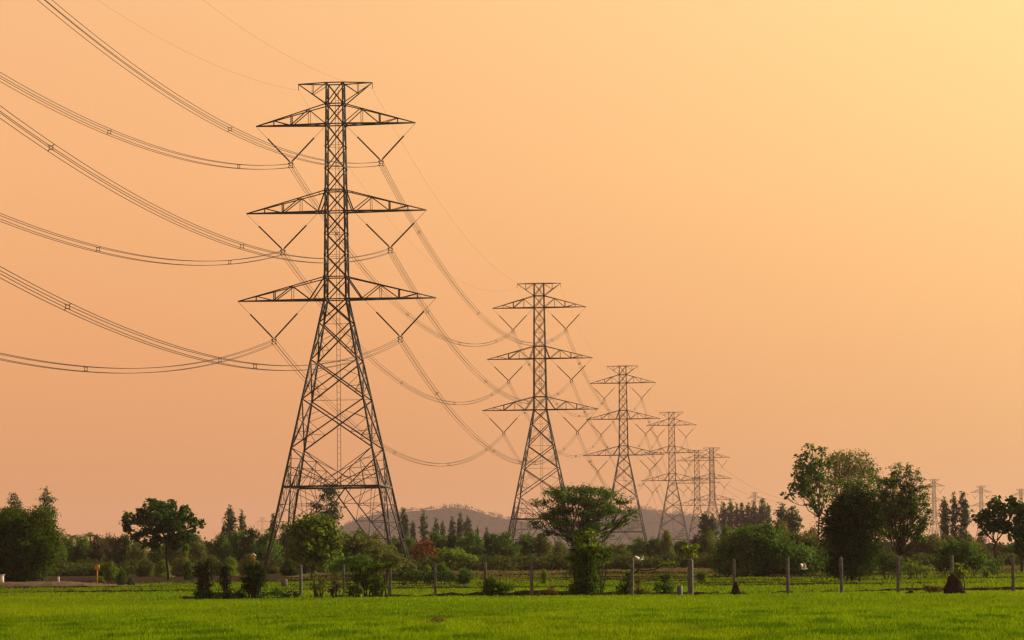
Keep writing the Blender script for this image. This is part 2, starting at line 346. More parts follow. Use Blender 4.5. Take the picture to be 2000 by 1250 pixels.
# ------------------------------------------------------------------ transmission towers
ZT = 60.6 + .7
ARM = [dict(zu=58.7, zl=56.2, L=9.9, f0=0.0, vx=5.6, vz=51.6, vin=1.25), dict(zu=48.0, zl=45.4, L=11.15, f0=.09, vx=6.65, vz=40.85, vin=2.25), dict(zu=37.35, zl=34.6, L=12.25, f0=.17, vx=7.8, vz=29.9, vin=3.45)]
EL = 4.6; WAIST = 34.6
def half(z):
    if z >= WAIST: return (2.65 + (z - WAIST) / (ZT - WAIST) * (2.0 - 2.65)) / 2
    return (2.65 + (WAIST - z) / WAIST * 13.6) / 2
def corner(z, i):
    h = half(z); sx, sy = ((-1, -1), (1, -1), (1, 1), (-1, 1))[i]; return np.array([sx * h, sy * h, z])
FACES = [(0, 1), (1, 2), (2, 3), (3, 0)]
def lerp(a, b, t): return a + (b - a) * t
def tower_parts(k=1.0):
    P = []                                                   # (part name, mesh builder, material)
    for i in range(4):
        mb = MB(); mb.bar(corner(0, i), corner(WAIST, i), .25 * k, .215 * k); mb.bar(corner(WAIST, i), corner(ZT, i), .20 * k, .15 * k)
        for z in (2.6, 5.2, 8.0): c = corner(z, i); mb.box(c, (.52 * k, .52 * k, .10))
        mb.box(corner(.05, i), (.9, .9, .5))
        P.append(('leg', mb, 'steel'))
    br = MB()
    zs = [WAIST, 37.35, 40.05, 42.7, 45.4, 48.0, 50.7, 53.45, 56.2, 58.7, ZT]
    for a, b in zip(zs, zs[1:]):
        for (i, j) in FACES:
            br.bar(corner(a, i), corner(b, j), .115 * k); br.bar(corner(a, j), corner(b, i), .115 * k)
    for z in (WAIST, 37.35, 45.4, 48.0, 56.2, 58.7, ZT):
        for (i, j) in FACES: br.bar(corner(z, i), corner(z, j), .13 * k)
    for z in zs[1:-1]:
        for i in range(4): c = corner(z, i); br.box(c, (.30 * k, .30 * k, .42 * k) if z in (37.35, 45.4, 48.0, 56.2, 58.7) else (.24 * k, .24 * k, .24 * k))
    for z in [40.05 + .9 * q for q in (0, 3, 6, 9, 12, 15)]:
        for (i, j) in ((0, 1), (2, 3)): br.bar(corner(z, i), corner(z, j), .045 * k)
    low = [WAIST, 31.66, 27.1, 22.3, 16.35]
    for a, b in zip(low, low[1:]):
        for (i, j) in FACES:
            br.bar(corner(a, i), corner(b, j), .15 * k); br.bar(corner(a, j), corner(b, i), .15 * k)
            if a < 32:                                       # redundant members inside each X
                X = lerp(corner(a, i), corner(b, j), half(a) / (half(a) + half(b)))
                for c0, c1, top in ((i, j, a), (j, i, a)):
                    for t in (.33, .62):
                        p = lerp(corner(b, c0), corner(a, c1), t * .5); zleg = lerp(b, a, t * .55)
                        q = corner(zleg, c0); br.bar(p, q, .055 * k); br.bar(p, corner(lerp(b, a, min(1, t * .55 + .26)), c0), .055 * k)
                    p = lerp(corner(a, c0), corner(b, c1), .25); br.bar(p, corner(lerp(a, b, .42), c0), .05 * k)
    ZH = 11.66
    for (i, j) in FACES:
        m0 = (corner(ZH, i) + corner(ZH, j)) / 2; br.bar(corner(ZH, i), corner(ZH, j), .2 * k)
        for c in (i, j):
            br.bar(corner(16.35, c), m0, .11 * k); br.bar(m0, corner(1.0, c), .13 * k)
            for t in (.3, .55, .78):                          # fan of redundants above the belt
                p = lerp(corner(16.35, c), m0, t); br.bar(p, corner(lerp(16.35, ZH, t * .9), c), .06 * k); br.bar(p, lerp(corner(ZH, c), m0, t), .06 * k)
                br.bar(p, lerp(corner(ZH, c), m0, max(t - .28, 0.02)), .05 * k)
            br.bar(corner(14.2, c), lerp(corner(ZH, c), m0, .95), .09 * k)
            for t in (.2, .4, .6, .8):                        # and below it, down each leg
                p = lerp(m0, corner(1.0, c), t); zl = lerp(ZH, 1.0, t); br.bar(p, corner(zl, c), .065 * k)
                br.bar(p, corner(min(ZH, zl + 2.1), c), .06 * k)
                if t < .7:
                    q = lerp(corner(ZH, c), m0, .75 - t); br.bar(p, q, .055 * k)
                    br.bar(lerp(p, corner(zl, c), .5), corner(max(1.0, zl - 1.4), c), .05 * k)
        # inner plan bracing
        br.bar(m0, (corner(ZH, j) + corner(ZH, (j + 1) % 4)) / 2, .08 * k)
    for c in range(4): br.bar(corner(16.35, c) * [1, 1, 1], corner(ZH, (c + 2) % 4) * [.55, .55, 1], .06 * k)
    P.append(('lattice', br, 'steel'))
    ld = MB()
    for s in (-.21, .21): ld.bar((s + .1, .5, 11.6), (s + .1, .5, 60.5), .05 * k)
    for z in np.arange(12, 60.4, .75): ld.bar((-.11, .5, z), (.31, .5, z), .03)
    for z in (11.66, 22.3, 27.1, 31.66): ld.bar((-half(z), .5, z), (half(z), .5, z), .05 * k)
    P.append(('ladder', ld, 'steel'))
    for A in ARM:
        for s in (-1, 1):
            mb = MB(); hu, hl = half(A['zu']), half(A['zl']); tip = np.array([s * A['L'], 0, A['zl']])
            U = lambda f, y: lerp(np.array([s * hu, y * hu, A['zu']]), tip, f); Lw = lambda f, y: lerp(np.array([s * hl, y * hl, A['zl']]), tip, f)
            f0 = A['f0']; f1, f2, f3 = f0 + (1 - f0) * .25, f0 + (1 - f0) * .5, f0 + (1 - f0) * .75
            for y in (-1, 1):
                mb.bar(U(0, y), tip, .115 * k); mb.bar(Lw(0, y), tip, .20 * k, .15 * k)
                if f0: mb.bar(U(0, y), Lw(f0, y), .14 * k)
                mb.bar(Lw(f0, y), U(f1, y), .10 * k); mb.bar(U(f1, y), Lw(f2, y), .11 * k); mb.bar(U(f1, y), Lw(f1, y), .06 * k)
                mb.bar(U(f2, y), Lw(f2, y), .12 * k); mb.bar(Lw(f2, y), U(f3, y), .08 * k); mb.bar(U(f3, y), Lw(f3, y), .07 * k)
            for f in (f0, f1, f2, f3):
                mb.bar(Lw(f, -1), Lw(f, 1), .07 * k)
                if f: mb.bar(U(f, -1), U(f, 1), .06 * k)
            for a, b in ((0, f1), (f1, f2), (f2, f3)): mb.bar(Lw(a, -1), Lw(b, 1), .06 * k)
            P.append(('crossarm', mb, 'steel'))
    for s in (-1, 1):
        mb = MB(); tip = np.array([s * EL, 0, ZT]); hu, hl = half(ZT), half(58.7)
        for y in (-1, 1):
            a, b = np.array([s * hu, y * hu, ZT]), np.array([s * hl, y * hl, 58.7]); mb.bar(a, tip, .12 * k); mb.bar(b, tip, .11 * k)
            p, q = lerp(a, tip, .5), lerp(b, tip, .5); mb.bar(p, q, .06 * k); mb.bar(a, q, .07 * k)
        mb.bar(tip, tip - [0, 0, .75], .07 * k)
        P.append(('earth_wire_arm', mb, 'steel'))
    for A in ARM:
        for s in (-1, 1):
            V = np.array([s * A['vx'], 0, A['vz']])
            for top in (np.array([s * A['L'] * .995, 0, A['zl'] - .1]), np.array([s * A['vin'], 0, A['zl'] - .1])):
                mb = MB(); d = V - top; j = top + d * .33; mb.bar(top, j, .035 * k)
                n = 34; t = np.linspace(.33, .97, n); mb.tube(top + d * t[:, None], np.where(np.arange(n) % 2, .125, .07) * k, 6); mb.bar(top + d * .97, V, .05)
                P.append(('insulator_string', mb, 'insul'))
            mb = MB()                                        # suspension yoke holding the four wires
            for a in (-.23, .23):
                for b in (-.12, -.58): mb.box(V + [a, 0, b], (.14 * k, .6, .12 * k))
                mb.bar(V + [a, 0, 0], V + [a, 0, -.6], .06 * k)
            mb.bar(V + [-.3, 0, -.02], V + [.3, 0, -.02], .09 * k); mb.bar(V + [-.25, 0, -.35], V + [.25, 0, -.35], .06 * k)
            P.append(('suspension_clamp', mb, 'steel'))
    return P
# (axis pixel x at the horizon, scale, z offset, z stretch)
LINE_YAW = -math.radians(5.5)
D1 = F / 16.0
def tower_pos(px, s, dz=0): D = D1 / s; p = at(px, hor(px), D); return np.array([p[0], D, dz])
TW = [(661, 1.0, 0, 1), (1058.7, .58, 0, 1), (1221, .408, 0, 1.0), (1315.5, .312, 0, 1.0), (1363.8, .252, -4.4, 1), (1393.2, .2265, 0, 1.05)]
TL = ['nearest and largest lattice transmission tower, its splayed legs behind the yellow-green leafy tree', 'second largest lattice transmission tower, its legs behind the broad umbrella-shaped tree', 'third lattice transmission tower, rising just right of the umbrella-shaped tree', 'fourth lattice transmission tower in the line, in front of the right shoulder of the hill', 'slender far transmission tower with low crossarms, just left of a twin', 'far transmission tower above the eucalyptus row, right of its overlapping twin']
proto = None; NODES = []
for n, ((px, s, dz, zs_), lab) in enumerate(zip(TW, TL)):
    pos = tower_pos(px, s, dz)
    if n == 0:
        proto = empty('transmission_tower', pos, lab, 'tower', 'pylons of the power line')
        for nm, mb, mk in tower_parts(): obj(nm, mb.mesh(nm, M[mk]), proto)
        t = proto
    else:
        t = copy_tree(proto); t['label'] = lab
    t.location = pos; t.rotation_euler = (0, 0, LINE_YAW if n < 5 else -math.radians(14)); t.scale = (1, 1, zs_)
    NODES.append((pos, LINE_YAW if n < 5 else -math.radians(14), zs_))
far_me = None
mbf = MB()
for nm, mb, mk in tower_parts(1.1):
    if nm in ('ladder',): continue
    mbf.V += mb.V; mbf.Q += [q + mbf.n for q in mb.Q]; mbf.T += [q + mbf.n for q in mb.T]; mbf.qt += mb.qt; mbf.tt += mb.tt; mbf.n += mb.n
far_me = mbf.mesh('far_tower', M['steel'])
for px, top, s, yaw, sx, lab in [(1827, 936, .150, -30, 1, 'faint far pylon rising between the branching tree and the three eucalyptus trees'), (1919, 949, .141, -30, 1, 'faint far pylon above the broad-leaved tree, right of the three eucalyptus trees'), (1997, 955, .133, -30, 1, 'faint far pylon cut by the right edge of the photo'),
                             (1476, 961, .105, 10, .95, 'very faint far pylon top peeping over the row of eucalyptus crowns'), (512.5, 1011, .100, 5, .9, 'tiny hazy pylon on the horizon between the two slim trees and the big tower leg')]:
    pos = tower_pos(px, s); t = tag(obj('transmission_tower', far_me), lab, 'tower', 'pylons of the power line')
    ztop = at(px, top, D1 / s)[2]; t.location = (pos[0], pos[1], 0); t.rotation_euler = (0, 0, math.radians(yaw)); t.scale = (sx, sx, ztop / ZT)
T7 = (tower_pos(1655, .19), -math.radians(20), 1.0)
t = tag(obj('transmission_tower', far_me), 'far pylon mostly hidden behind the tall trees on the right', 'tower', 'pylons of the power line'); t.location = T7[0]; t.rotation_euler = (0, 0, T7[1])

# ------------------------------------------------------------------ conductors
dirv = (NODES[1][0] - NODES[0][0]); T0 = (NODES[0][0] - dirv * 1.0, LINE_YAW, 1.0)
CH = [T0] + NODES + [T7]
def attach(nd, lx, lz):
    pos, yaw, zs_ = nd; return np.array([pos[0] + lx * math.cos(yaw), pos[1] + lx * math.sin(yaw), pos[2] + lz * zs_])
NAMES = ['the nearest tower', 'the second tower', 'the third tower', 'the fourth tower', 'the fifth tower', 'the sixth tower']
LVL = ['top', 'middle', 'bottom']
def span_words(k):
    return 'coming in from the left edge to the nearest tower' if k == 0 else ('from the sixth tower toward the tall trees on the right' if k == 6 else 'from %s to %s' % (NAMES[k - 1], NAMES[k]))
for k in range(len(CH) - 1):
    a, b = CH[k], CH[k + 1]; t = np.linspace(0, 1, 49 if k < 2 else 33); near = k < 2; med = k < 4
    t0 = .2 if k == 0 else 0.0                               # the first span is cut well outside the frame
    for li, A in enumerate(ARM):
        for s in (-1, 1):
            p, q = attach(a, s * A['vx'], A['vz'] - .35), attach(b, s * A['vx'], A['vz'] - .35); sag = 10.2 * (np.linalg.norm(q - p) / 285.0) ** 2 if k < 5 else (4.2 if k == 5 else 14.0)
            tt = t0 + (1 - t0) * t; C = lerp(p, q, tt[:, None]) - np.stack([0 * tt, 0 * tt, sag * 4 * tt * (1 - tt)], 1)
            side = 'left' if s < 0 else 'right'
            lab = '%s %s conductor bundle %s' % (LVL[li], side, span_words(k))
            offs = [(-.23, .23), (.23, .23), (-.23, -.23), (.23, -.23)]; yaw = LINE_YAW; ax = np.array([math.cos(yaw), math.sin(yaw), 0])
            if near:
                e = empty('conductor_bundle', C[0], lab, 'power line', 'conductor bundles of the power line')
                for ox, oz in offs: obj('wire', MB().tube(C + ax * ox + [0, 0, oz], .028, 4).mesh('wire', M['wire'], True, C[0]), e)
                for ts in (.13, .39, .645, .875):
                    if ts < t0: continue
                    c = lerp(p, q, ts) - [0, 0, sag * 4 * ts * (1 - ts)]; mb = MB(); K = [c + ax * ox + [0, 0, oz] for ox, oz in offs]
                    r_ = [c + ax * .15 * math.cos(u) + [0, 0, .15 * math.sin(u)] for u in np.linspace(0, 2 * math.pi, 9)]
                    for u, v in zip(r_, r_[1:]): mb.bar(u, v, .04)
                    for kk in K: mb.bar(lerp(c, kk, .5), lerp(c, kk, 1.08), .05)
                    obj('spacer', mb.mesh('spacer', M['insul'], False, C[0]), e)
            else:
                mb = MB()
                for ox, oz in (offs if med else [(-.2, 0), (.2, 0)]): mb.tube(C + ax * ox + [0, 0, oz], .021 if med else .026, 3)
                if med:
                    for ts in (.13, .39, .645, .875):
                        c = lerp(p, q, ts) - [0, 0, sag * 4 * ts * (1 - ts)]; mb.bar(c + ax * -.27 + [0, 0, -.25], c + ax * .27 + [0, 0, .25], .09); mb.bar(c + ax * .27 + [0, 0, -.25], c + ax * -.27 + [0, 0, .25], .09)
                o = obj('conductor_bundle', mb.mesh('conductor_bundle', M['wire'], True, C[0]), loc=C[0]); tag(o, lab, 'power line', 'conductor bundles of the power line')
    if k < 4:
        for s in (-1, 1):
            p, q = attach(a, s * EL, ZT - .75), attach(b, s * EL, ZT - .75); tt = t0 + (1 - t0) * t; C = lerp(p, q, tt[:, None]) - np.stack([0 * tt, 0 * tt, 8.6 * 4 * tt * (1 - tt)], 1)
            o = obj('earth_wire', MB().tube(C, .009, 3).mesh('earth_wire', M['wire'], True, C[0]), loc=C[0])
            tag(o, 'thin faint %s earth wire %s' % ('left' if s < 0 else 'right', span_words(k)), 'power line', 'earth wires of the power line')

# ------------------------------------------------------------------ vegetation builders
def rhombi(c, nrm, size, rng, asp=.55):
    n = len(c); u = rng.normal(0, 1, (n, 3)); u -= nrm * np.sum(u * nrm, 1)[:, None]; u /= np.linalg.norm(u, axis=1)[:, None] + 1e-9
    v = np.cross(nrm, u); s = (size * rng.uniform(.6, 1.35, n))[:, None]
    fold = nrm * s * .12
    return np.stack([c - u * s * .5, c - v * s * asp * .5 + fold, c + u * s * .5, c + v * s * asp * .5 + fold], 1).reshape(-1, 3)
def unit(rng, n):
    d = rng.normal(0, 1, (n, 3)); return d / np.linalg.norm(d, axis=1)[:, None]
DENS = 2.2
def crown_mb(blobs, rng, leaf=.28, dens=22, clump=.45, per=26, inner=.35, up=.5, asp=.55, zmin=-9e9):
    """leaf clumps spread through and round each blob; blobs are (centre, (rx,ry,rz))"""
    mb = MB(); tips = []
    for c, rr in blobs:
        rr = np.asarray(rr, float); area = 4 * math.pi * ((rr[0] * rr[1]) ** 1.6 / 3 + (rr[0] * rr[2]) ** 1.6 / 3 + (rr[1] * rr[2]) ** 1.6 / 3) ** (1 / 1.6)
        nc = max(4, int(area * dens * DENS / per)); d = unit(rng, nc)
        rad = 1 - rng.random(nc) ** 1.6 * (1 - inner); rad *= rng.uniform(.86, 1.12, nc)
        cc = c + d * rr * rad[:, None]; cc[:, 2] = np.maximum(cc[:, 2], zmin + .08 + .1 * rng.random(nc)); tips.append(cc)
        cs = clump * rng.uniform(.6, 1.3, nc)
        L = np.repeat(cc, per, 0) + rng.normal(0, 1, (nc * per, 3)) * np.repeat(cs, per)[:, None] * [.62, .62, .42]
        nr = np.repeat(d, per, 0) * .5 + np.array([0, 0, up]) + unit(rng, nc * per) * .8; nr /= np.linalg.norm(nr, axis=1)[:, None]
        ct = np.clip(rng.normal(.5, .25, nc), 0, 1)
        tone = np.clip(np.repeat(ct, per) + rng.normal(0, .15, nc * per), 0, 1); n = nc * per
        mb.add(rhombi(L, nr, leaf, rng, asp), np.arange(n)[:, None] * 4 + [[0, 1, 2, 3]], None, tone)
    return mb, tips
def limb(mb, p, q, r0, r1, rng, bend=.12, n=6):
    p = np.asarray(p, float); q = np.asarray(q, float); L = np.linalg.norm(q - p); t = np.linspace(0, 1, n)
    o = rng.normal(0, 1, 3) * L * bend; o2 = rng.normal(0, 1, 3) * L * bend * .4
    P = lerp(p, q, t[:, None]) + np.sin(math.pi * t)[:, None] * o + np.sin(2 * math.pi * t)[:, None] * o2
    mb.tube(P, lerp(r0, r1, t), 5); return P
def tree_px(name, D, blobs, trunk, mk, label, cat='tree', group=None, leaf=.28, dens=22, clump=.45, per=26, inner=.35, depth=.7, seed=0, bark='bark', r0=.16, twigs=5, base_px=None, fork=None, up=.5, asp=.55, core=0):
    """a plant of its own: blobs given as (px, py, rx, rz) at depth D become real ellipsoids scattered in depth"""
    rng = np.random.default_rng(seed + 100); k = D / F
    bx = base_px if base_px is not None else np.mean([b[0] for b in blobs]); B = foot(bx, D)
    BL = []
    wmax = max(abs(b[0] - bx) for b in blobs) * k + .3
    for b in blobs:
        c = at(b[0], b[1], D); rx, rz = b[2] * k, b[3] * k
        off = abs(b[0] - bx) * k; room = math.sqrt(max(wmax ** 2 - off ** 2, .05)) * depth
        c = c + np.array([0, rng.uniform(-1, 1) * room * .7, 0]); BL.append((c, (rx, max(rx * .9, min(rx, rz)), rz)))
        if rx > 1.3 and depth > .3: BL.append((c + np.array([rng.uniform(-.3, .3) * rx, -np.sign(c[1] - D) * room * .6, rng.uniform(-.2, .2) * rz]), (rx * .85, rx * .8, rz * .85)))
    root = empty(name, B, label, cat, group)
    mb, tips = crown_mb(BL, rng, leaf, dens, clump, per, inner, up, asp, B[2])
    obj('crown' if cat != 'bush' else 'foliage', mb.mesh('crown', M[mk], False, B), root)
    tb = MB(); fk = at(fork[0], fork[1], D) if fork else B + [0, 0, max(.4, (min(b[0][2] for b in BL) - B[2]) * .7)]
    if trunk:
        limb(tb, B - [0, 0, .3], fk, r0, r0 * .75, rng, .04)
        for (c, rr), tp in zip(BL, tips):
            P = limb(tb, fk, c, r0 * .5, r0 * .14, rng, .10)
            for q in tp[rng.permutation(len(tp))[:twigs]]: limb(tb, P[rng.integers(3, 6)], q, r0 * .16, .012, rng, .08, 4)
    else:
        for (c, rr), tp in zip(BL, tips):
            for q in tp[rng.permutation(len(tp))[:3]]: limb(tb, [lerp(B[0], c[0], .7), c[1], float(gz(c[0], c[1])) - .1], q, .05, .012, rng, .06, 4)
    if core:
        zt = max(c[2] + rr[2] * .5 for c, rr in BL)
        for cx_ in ([B[0]] if core > 0 else [B[0] - .33, B[0] + .1]):
            tb.tube([[cx_, D, -.2], [cx_ + .02, D, zt * .5], [cx_, D, zt]], [abs(core), abs(core) * .9, abs(core) * .85], 6)
    obj('trunk' if cat != 'bush' else 'stem', tb.mesh('trunk', M[bark], True, B), root)
    return root

# ------------------------------------------------------------------ the trees
G = 'trees beyond the fields'
tree_px('bamboo_clump', 300, [(0, 1060, 60, 45), (28, 1022, 42, 30), (80, 1020, 28, 30), (60, 1065, 55, 45), (96, 1055, 24, 32), (100, 1083, 22, 18), (-35, 1035, 50, 45), (20, 1105, 55, 30), (65, 1105, 30, 24), (-40, 1095, 50, 40), (10, 1122, 60, 14), (55, 1124, 30, 12), (85, 1100, 20, 22), (40, 1040, 50, 40)], False, 'bamboo', 'dense dark bamboo thicket filling the left edge, yellow-green on its right side', 'bush', leaf=.30, dens=34, clump=.55, seed=1, asp=.3)
tree_px('teak_tree', 330, [(315, 1000, 36, 20), (278, 1014, 24, 18), (254, 1008, 15, 12), (248, 1030, 13, 14), (350, 1012, 26, 18), (372, 1012, 16, 10), (385, 1028, 11, 13), (300, 983, 20, 9), (332, 986, 16, 9), (332, 1032, 32, 14), (290, 1038, 22, 12), (362, 992, 8, 6), (305, 1052, 22, 10), (350, 1050, 26, 10), (315, 1020, 40, 16), (268, 1046, 22, 9), (374, 1048, 20, 11), (300, 1062, 24, 9), (346, 1066, 26, 10), (240, 1020, 8, 10), (392, 1020, 6, 10)], True, 'dark', 'rounded broad-leaved tree with dark dotted leaves and a visible forked trunk', leaf=.44, dens=5.2, clump=.34, per=7, inner=.15, seed=2, base_px=328, fork=(325, 1062), r0=.17, asp=.8, bark='bark')
tree_px('leafy_tree', 300, [(610, 1040, 36, 30), (588, 1032, 22, 18), (635, 1036, 24, 24), (597, 1075, 34, 28), (632, 1080, 32, 28), (610, 1018, 22, 10), (650, 1060, 14, 20)], True, 'lime', 'yellow-green leafy tree standing in front of the big tower legs', leaf=.42, dens=15, clump=.5, per=12, seed=3, base_px=612, asp=.6)
tree_px('eucalyptus_tree', 430, [(640, 962, 20, 16), (624, 985, 16, 12), (657, 992, 11, 18), (640, 1004, 24, 14), (662, 1010, 7, 10), (648, 952, 9, 8)], True, 'euc', 'loose grey-green eucalyptus showing between the legs of the nearest tower', leaf=.42, dens=8, clump=.55, per=14, seed=4, base_px=655, fork=(650, 1030), bark='palebark', asp=.4)
tree_px('rain_tree', 330, [(1135, 958, 40, 10), (1090, 962, 30, 12), (1178, 964, 34, 12), (1062, 982, 22, 9), (1046, 986, 12, 6), (1212, 980, 24, 12), (1232, 998, 14, 12), (1120, 976, 45, 12), (1160, 985, 45, 12), (1046, 1022, 20, 8), (1072, 1010, 26, 10), (1190, 998, 40, 10), (1224, 1015, 20, 10), (1098, 998, 34, 10), (1070, 1040, 20, 8), (1150, 1005, 40, 10), (1205, 1022, 22, 8), (1100, 1022, 36, 9), (1160, 1026, 40, 9), (1130, 1042, 40, 9), (1185, 1042, 22, 8)], True, 'green', 'broad flat-topped umbrella-shaped tree in front of the second tower', leaf=.24, dens=13, clump=.36, per=16, inner=.1, seed=5, base_px=1130, fork=(1128, 1066), r0=.17, twigs=16, depth=.9, up=.9)
tree_px('vine_column', 188, [(1146, 1056, 20, 20), (1150, 1085, 32, 22), (1183, 1082, 14, 16), (1122, 1082, 13, 16), (1138, 1118, 24, 30), (1140, 1148, 27, 15), (1160, 1138, 12, 20), (1150, 1042, 10, 8), (1130, 1150, 18, 12), (1148, 1128, 16, 26)], False, 'vine', 'tall thicket of vines under the umbrella tree, lime on top and black below', 'bush', leaf=.17, dens=80, clump=.26, seed=6, core=.35)
tree_px('sunlit_vine_top', 187, [(1146, 1053, 17, 15), (1160, 1072, 15, 13), (1140, 1068, 14, 12)], True, 'lime', 'lime-green crown added as the sunlit top of the tall vine thicket', 'tree', leaf=.17, dens=32, clump=.24, seed=66, base_px=1146, r0=.05)  # sunlight on the vine column's top, put in as a crown of lime leaves
tree_px('tall_tree', 330, [(1588, 878, 18, 13), (1566, 892, 15, 12), (1608, 882, 14, 12), (1575, 915, 24, 15), (1550, 948, 20, 10), (1536, 966, 16, 8), (1602, 935, 26, 18), (1588, 962, 22, 12), (1556, 905, 12, 14), (1615, 905, 18, 14), (1598, 905, 20, 22), (1570, 965, 26, 14), (1612, 960, 18, 22), (1555, 925, 14, 12), (1590, 985, 24, 12), (1585, 920, 32, 40), (1570, 940, 26, 26)], True, 'green', 'tall thin-crowned tree with sky showing through, left of the dense dark tree', leaf=.34, dens=3.4, clump=.30, per=5, seed=7, base_px=1604, fork=(1600, 1010), r0=.11, twigs=14, inner=.1, asp=.7)
tree_px('fine_leaved_tree', 345, [(1640, 893, 26, 15), (1672, 888, 20, 11), (1690, 900, 14, 12), (1645, 925, 38, 20), (1624, 910, 18, 14), (1685, 920, 26, 14), (1705, 912, 12, 10), (1655, 905, 44, 22), (1630, 945, 24, 16), (1712, 922, 14, 10)], True, 'olivel', 'feathery olive tree with a rounded top behind the dense dark tree', leaf=.25, dens=6.0, clump=.40, per=9, seed=8, base_px=1650, fork=(1648, 990), r0=.15, twigs=8)
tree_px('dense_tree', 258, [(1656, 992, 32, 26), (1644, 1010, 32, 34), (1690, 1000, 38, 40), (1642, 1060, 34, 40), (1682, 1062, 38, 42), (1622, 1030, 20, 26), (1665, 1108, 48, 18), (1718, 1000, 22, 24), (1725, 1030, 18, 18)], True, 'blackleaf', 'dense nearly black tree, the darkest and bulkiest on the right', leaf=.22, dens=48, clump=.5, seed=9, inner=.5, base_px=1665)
tree_px('feathery_tree', 257.2, [(1694, 936, 28, 16), (1664, 948, 34, 16), (1716, 952, 24, 18), (1638, 968, 22, 16), (1690, 966, 34, 18), (1732, 975, 20, 20), (1660, 985, 26, 14)], True, 'green', 'mid-green leafy crown topping the dense dark tree', leaf=.24, dens=15, clump=.42, seed=29, inner=.3, base_px=1680, asp=.35, depth=.9, r0=.08)
tree_px('branching_tree', 254, [(1750, 938, 22, 14), (1775, 925, 14, 14), (1795, 938, 10, 8), (1786, 958, 24, 12), (1760, 978, 34, 20), (1800, 972, 16, 4), (1803, 985, 14, 4), (1782, 1008, 30, 12), (1748, 1022, 24, 16), (1790, 1034, 22, 10), (1735, 950, 14, 14), (1775, 912, 4, 6), (1808, 1012, 12, 4), (1757, 1000, 36, 22), (1765, 950, 26, 18), (1775, 985, 30, 16), (1730, 1045, 14, 12), (1812, 965, 6, 3), (1812, 1000, 10, 4), (1760, 910, 4, 7), (1792, 920, 5, 6), (1728, 968, 22, 22), (1738, 1000, 26, 22), (1765, 1042, 34, 16), (1800, 1022, 18, 10), (1792, 1050, 18, 12), (1742, 925, 16, 12), (1812, 985, 10, 3), (1815, 1000, 9, 3), (1807, 950, 8, 4), (1810, 1022, 10, 4), (1722, 940, 14, 10)], True, 'green', 'upswept branching tree with spiky sunlit sprays, right of the dense dark tree', leaf=.25, dens=20, clump=.26, per=12, seed=10, base_px=1757, fork=(1757, 1085), r0=.11, twigs=14, asp=.35, inner=.15)
tree_px('dark_bush', 300, [(1470, 1058, 52, 28), (1432, 1082, 32, 30), (1500, 1078, 46, 36), (1488, 1042, 30, 16), (1540, 1088, 40, 26), (1582, 1092, 34, 26), (1405, 1095, 20, 18), (1440, 1110, 45, 12), (1500, 1110, 50, 14), (1560, 1112, 45, 12)], False, 'green', 'broad dark bush mass beyond the fence, left of the dense tree', 'bush', leaf=.28, dens=34, clump=.5, seed=11)
tree_px('olive_bush', 325, [(1555, 1060, 30, 20), (1590, 1068, 26, 18), (1530, 1050, 20, 18)], False, 'olivel', 'pale olive bush below the tall thin-crowned tree', 'bush', leaf=.3, dens=22, clump=.5, seed=12)
tree_px('broadleaf_tree', 320, [(1940, 988, 14, 10), (1922, 1006, 16, 10), (1958, 1000, 18, 14), (1930, 1028, 24, 14), (1955, 1025, 22, 16), (1948, 976, 6, 6), (1912, 1012, 10, 6)], True, 'dark', 'broad-leaved tree with knobbly top, below the far pylons at the right', leaf=.48, dens=9, clump=.4, per=8, seed=13, base_px=1945, fork=(1945, 1060), asp=.8)
tree_px('edge_tree', 320, [(1990, 992, 16, 12), (2005, 1015, 26, 20), (1992, 1040, 22, 22), (2010, 1070, 25, 25), (1975, 980, 5, 4)], True, 'dark', 'dark broad-leaved tree cut off by the right edge of the photo', leaf=.48, dens=12, clump=.5, per=10, seed=14, base_px=1995, asp=.8)
tree_px('shrub', 285, [(1860, 1090, 34, 22), (1890, 1088, 34, 20), (1838, 1100, 18, 14), (1912, 1100, 18, 12), (1875, 1068, 30, 10)], False, 'green', 'wide round shrub behind the fence post with the tall termite mound', 'bush', leaf=.26, dens=32, clump=.45, seed=15)
tree_px('shrub', 283, [(1940, 1107, 13, 12), (1948, 1100, 10, 8)], False, 'green', 'small round shrub between the last two fence posts on the right', 'bush', leaf=.24, dens=34, clump=.35, seed=16)
tree_px('shrub', 268, [(1790, 1108, 16, 10), (1808, 1112, 12, 8), (1775, 1105, 10, 14)], False, 'lime', 'low yellow-green shrub at the foot of the branching tree', 'bush', leaf=.22, dens=30, clump=.35, seed=17)
tree_px('shrub', 262, [(1730, 1098, 26, 18), (1745, 1108, 24, 12)], False, 'dark', 'dark undergrowth shrub between the dense tree and the branching tree', 'bush', leaf=.22, dens=36, clump=.4, seed=18)
tree_px('red_tree', 420, [(828, 1070, 18, 14), (815, 1085, 16, 16), (838, 1090, 18, 14), (826, 1100, 20, 10)], True, 'rust', 'rust-red leafed tree beside the right leg of the nearest tower', leaf=.4, dens=14, clump=.55, per=16, seed=19, base_px=828, r0=.12)
tree_px('spreading_tree', 385, [(890, 1082, 26, 9), (868, 1078, 18, 8), (912, 1092, 18, 8), (880, 1098, 24, 8)], True, 'lime', 'low spreading lime-tinted tree right of the rust-red tree', leaf=.3, dens=18, clump=.45, seed=20, base_px=885, r0=.12, up=.8)
tree_px('shrub_thicket', 340, [(690, 1065, 26, 22), (720, 1075, 28, 24), (745, 1085, 26, 20), (672, 1082, 22, 20), (770, 1095, 20, 14)], False, 'olivel', 'mixed olive thicket under the lattice at the right of the leafy tree', 'bush', leaf=.32, dens=24, clump=.5, seed=22)
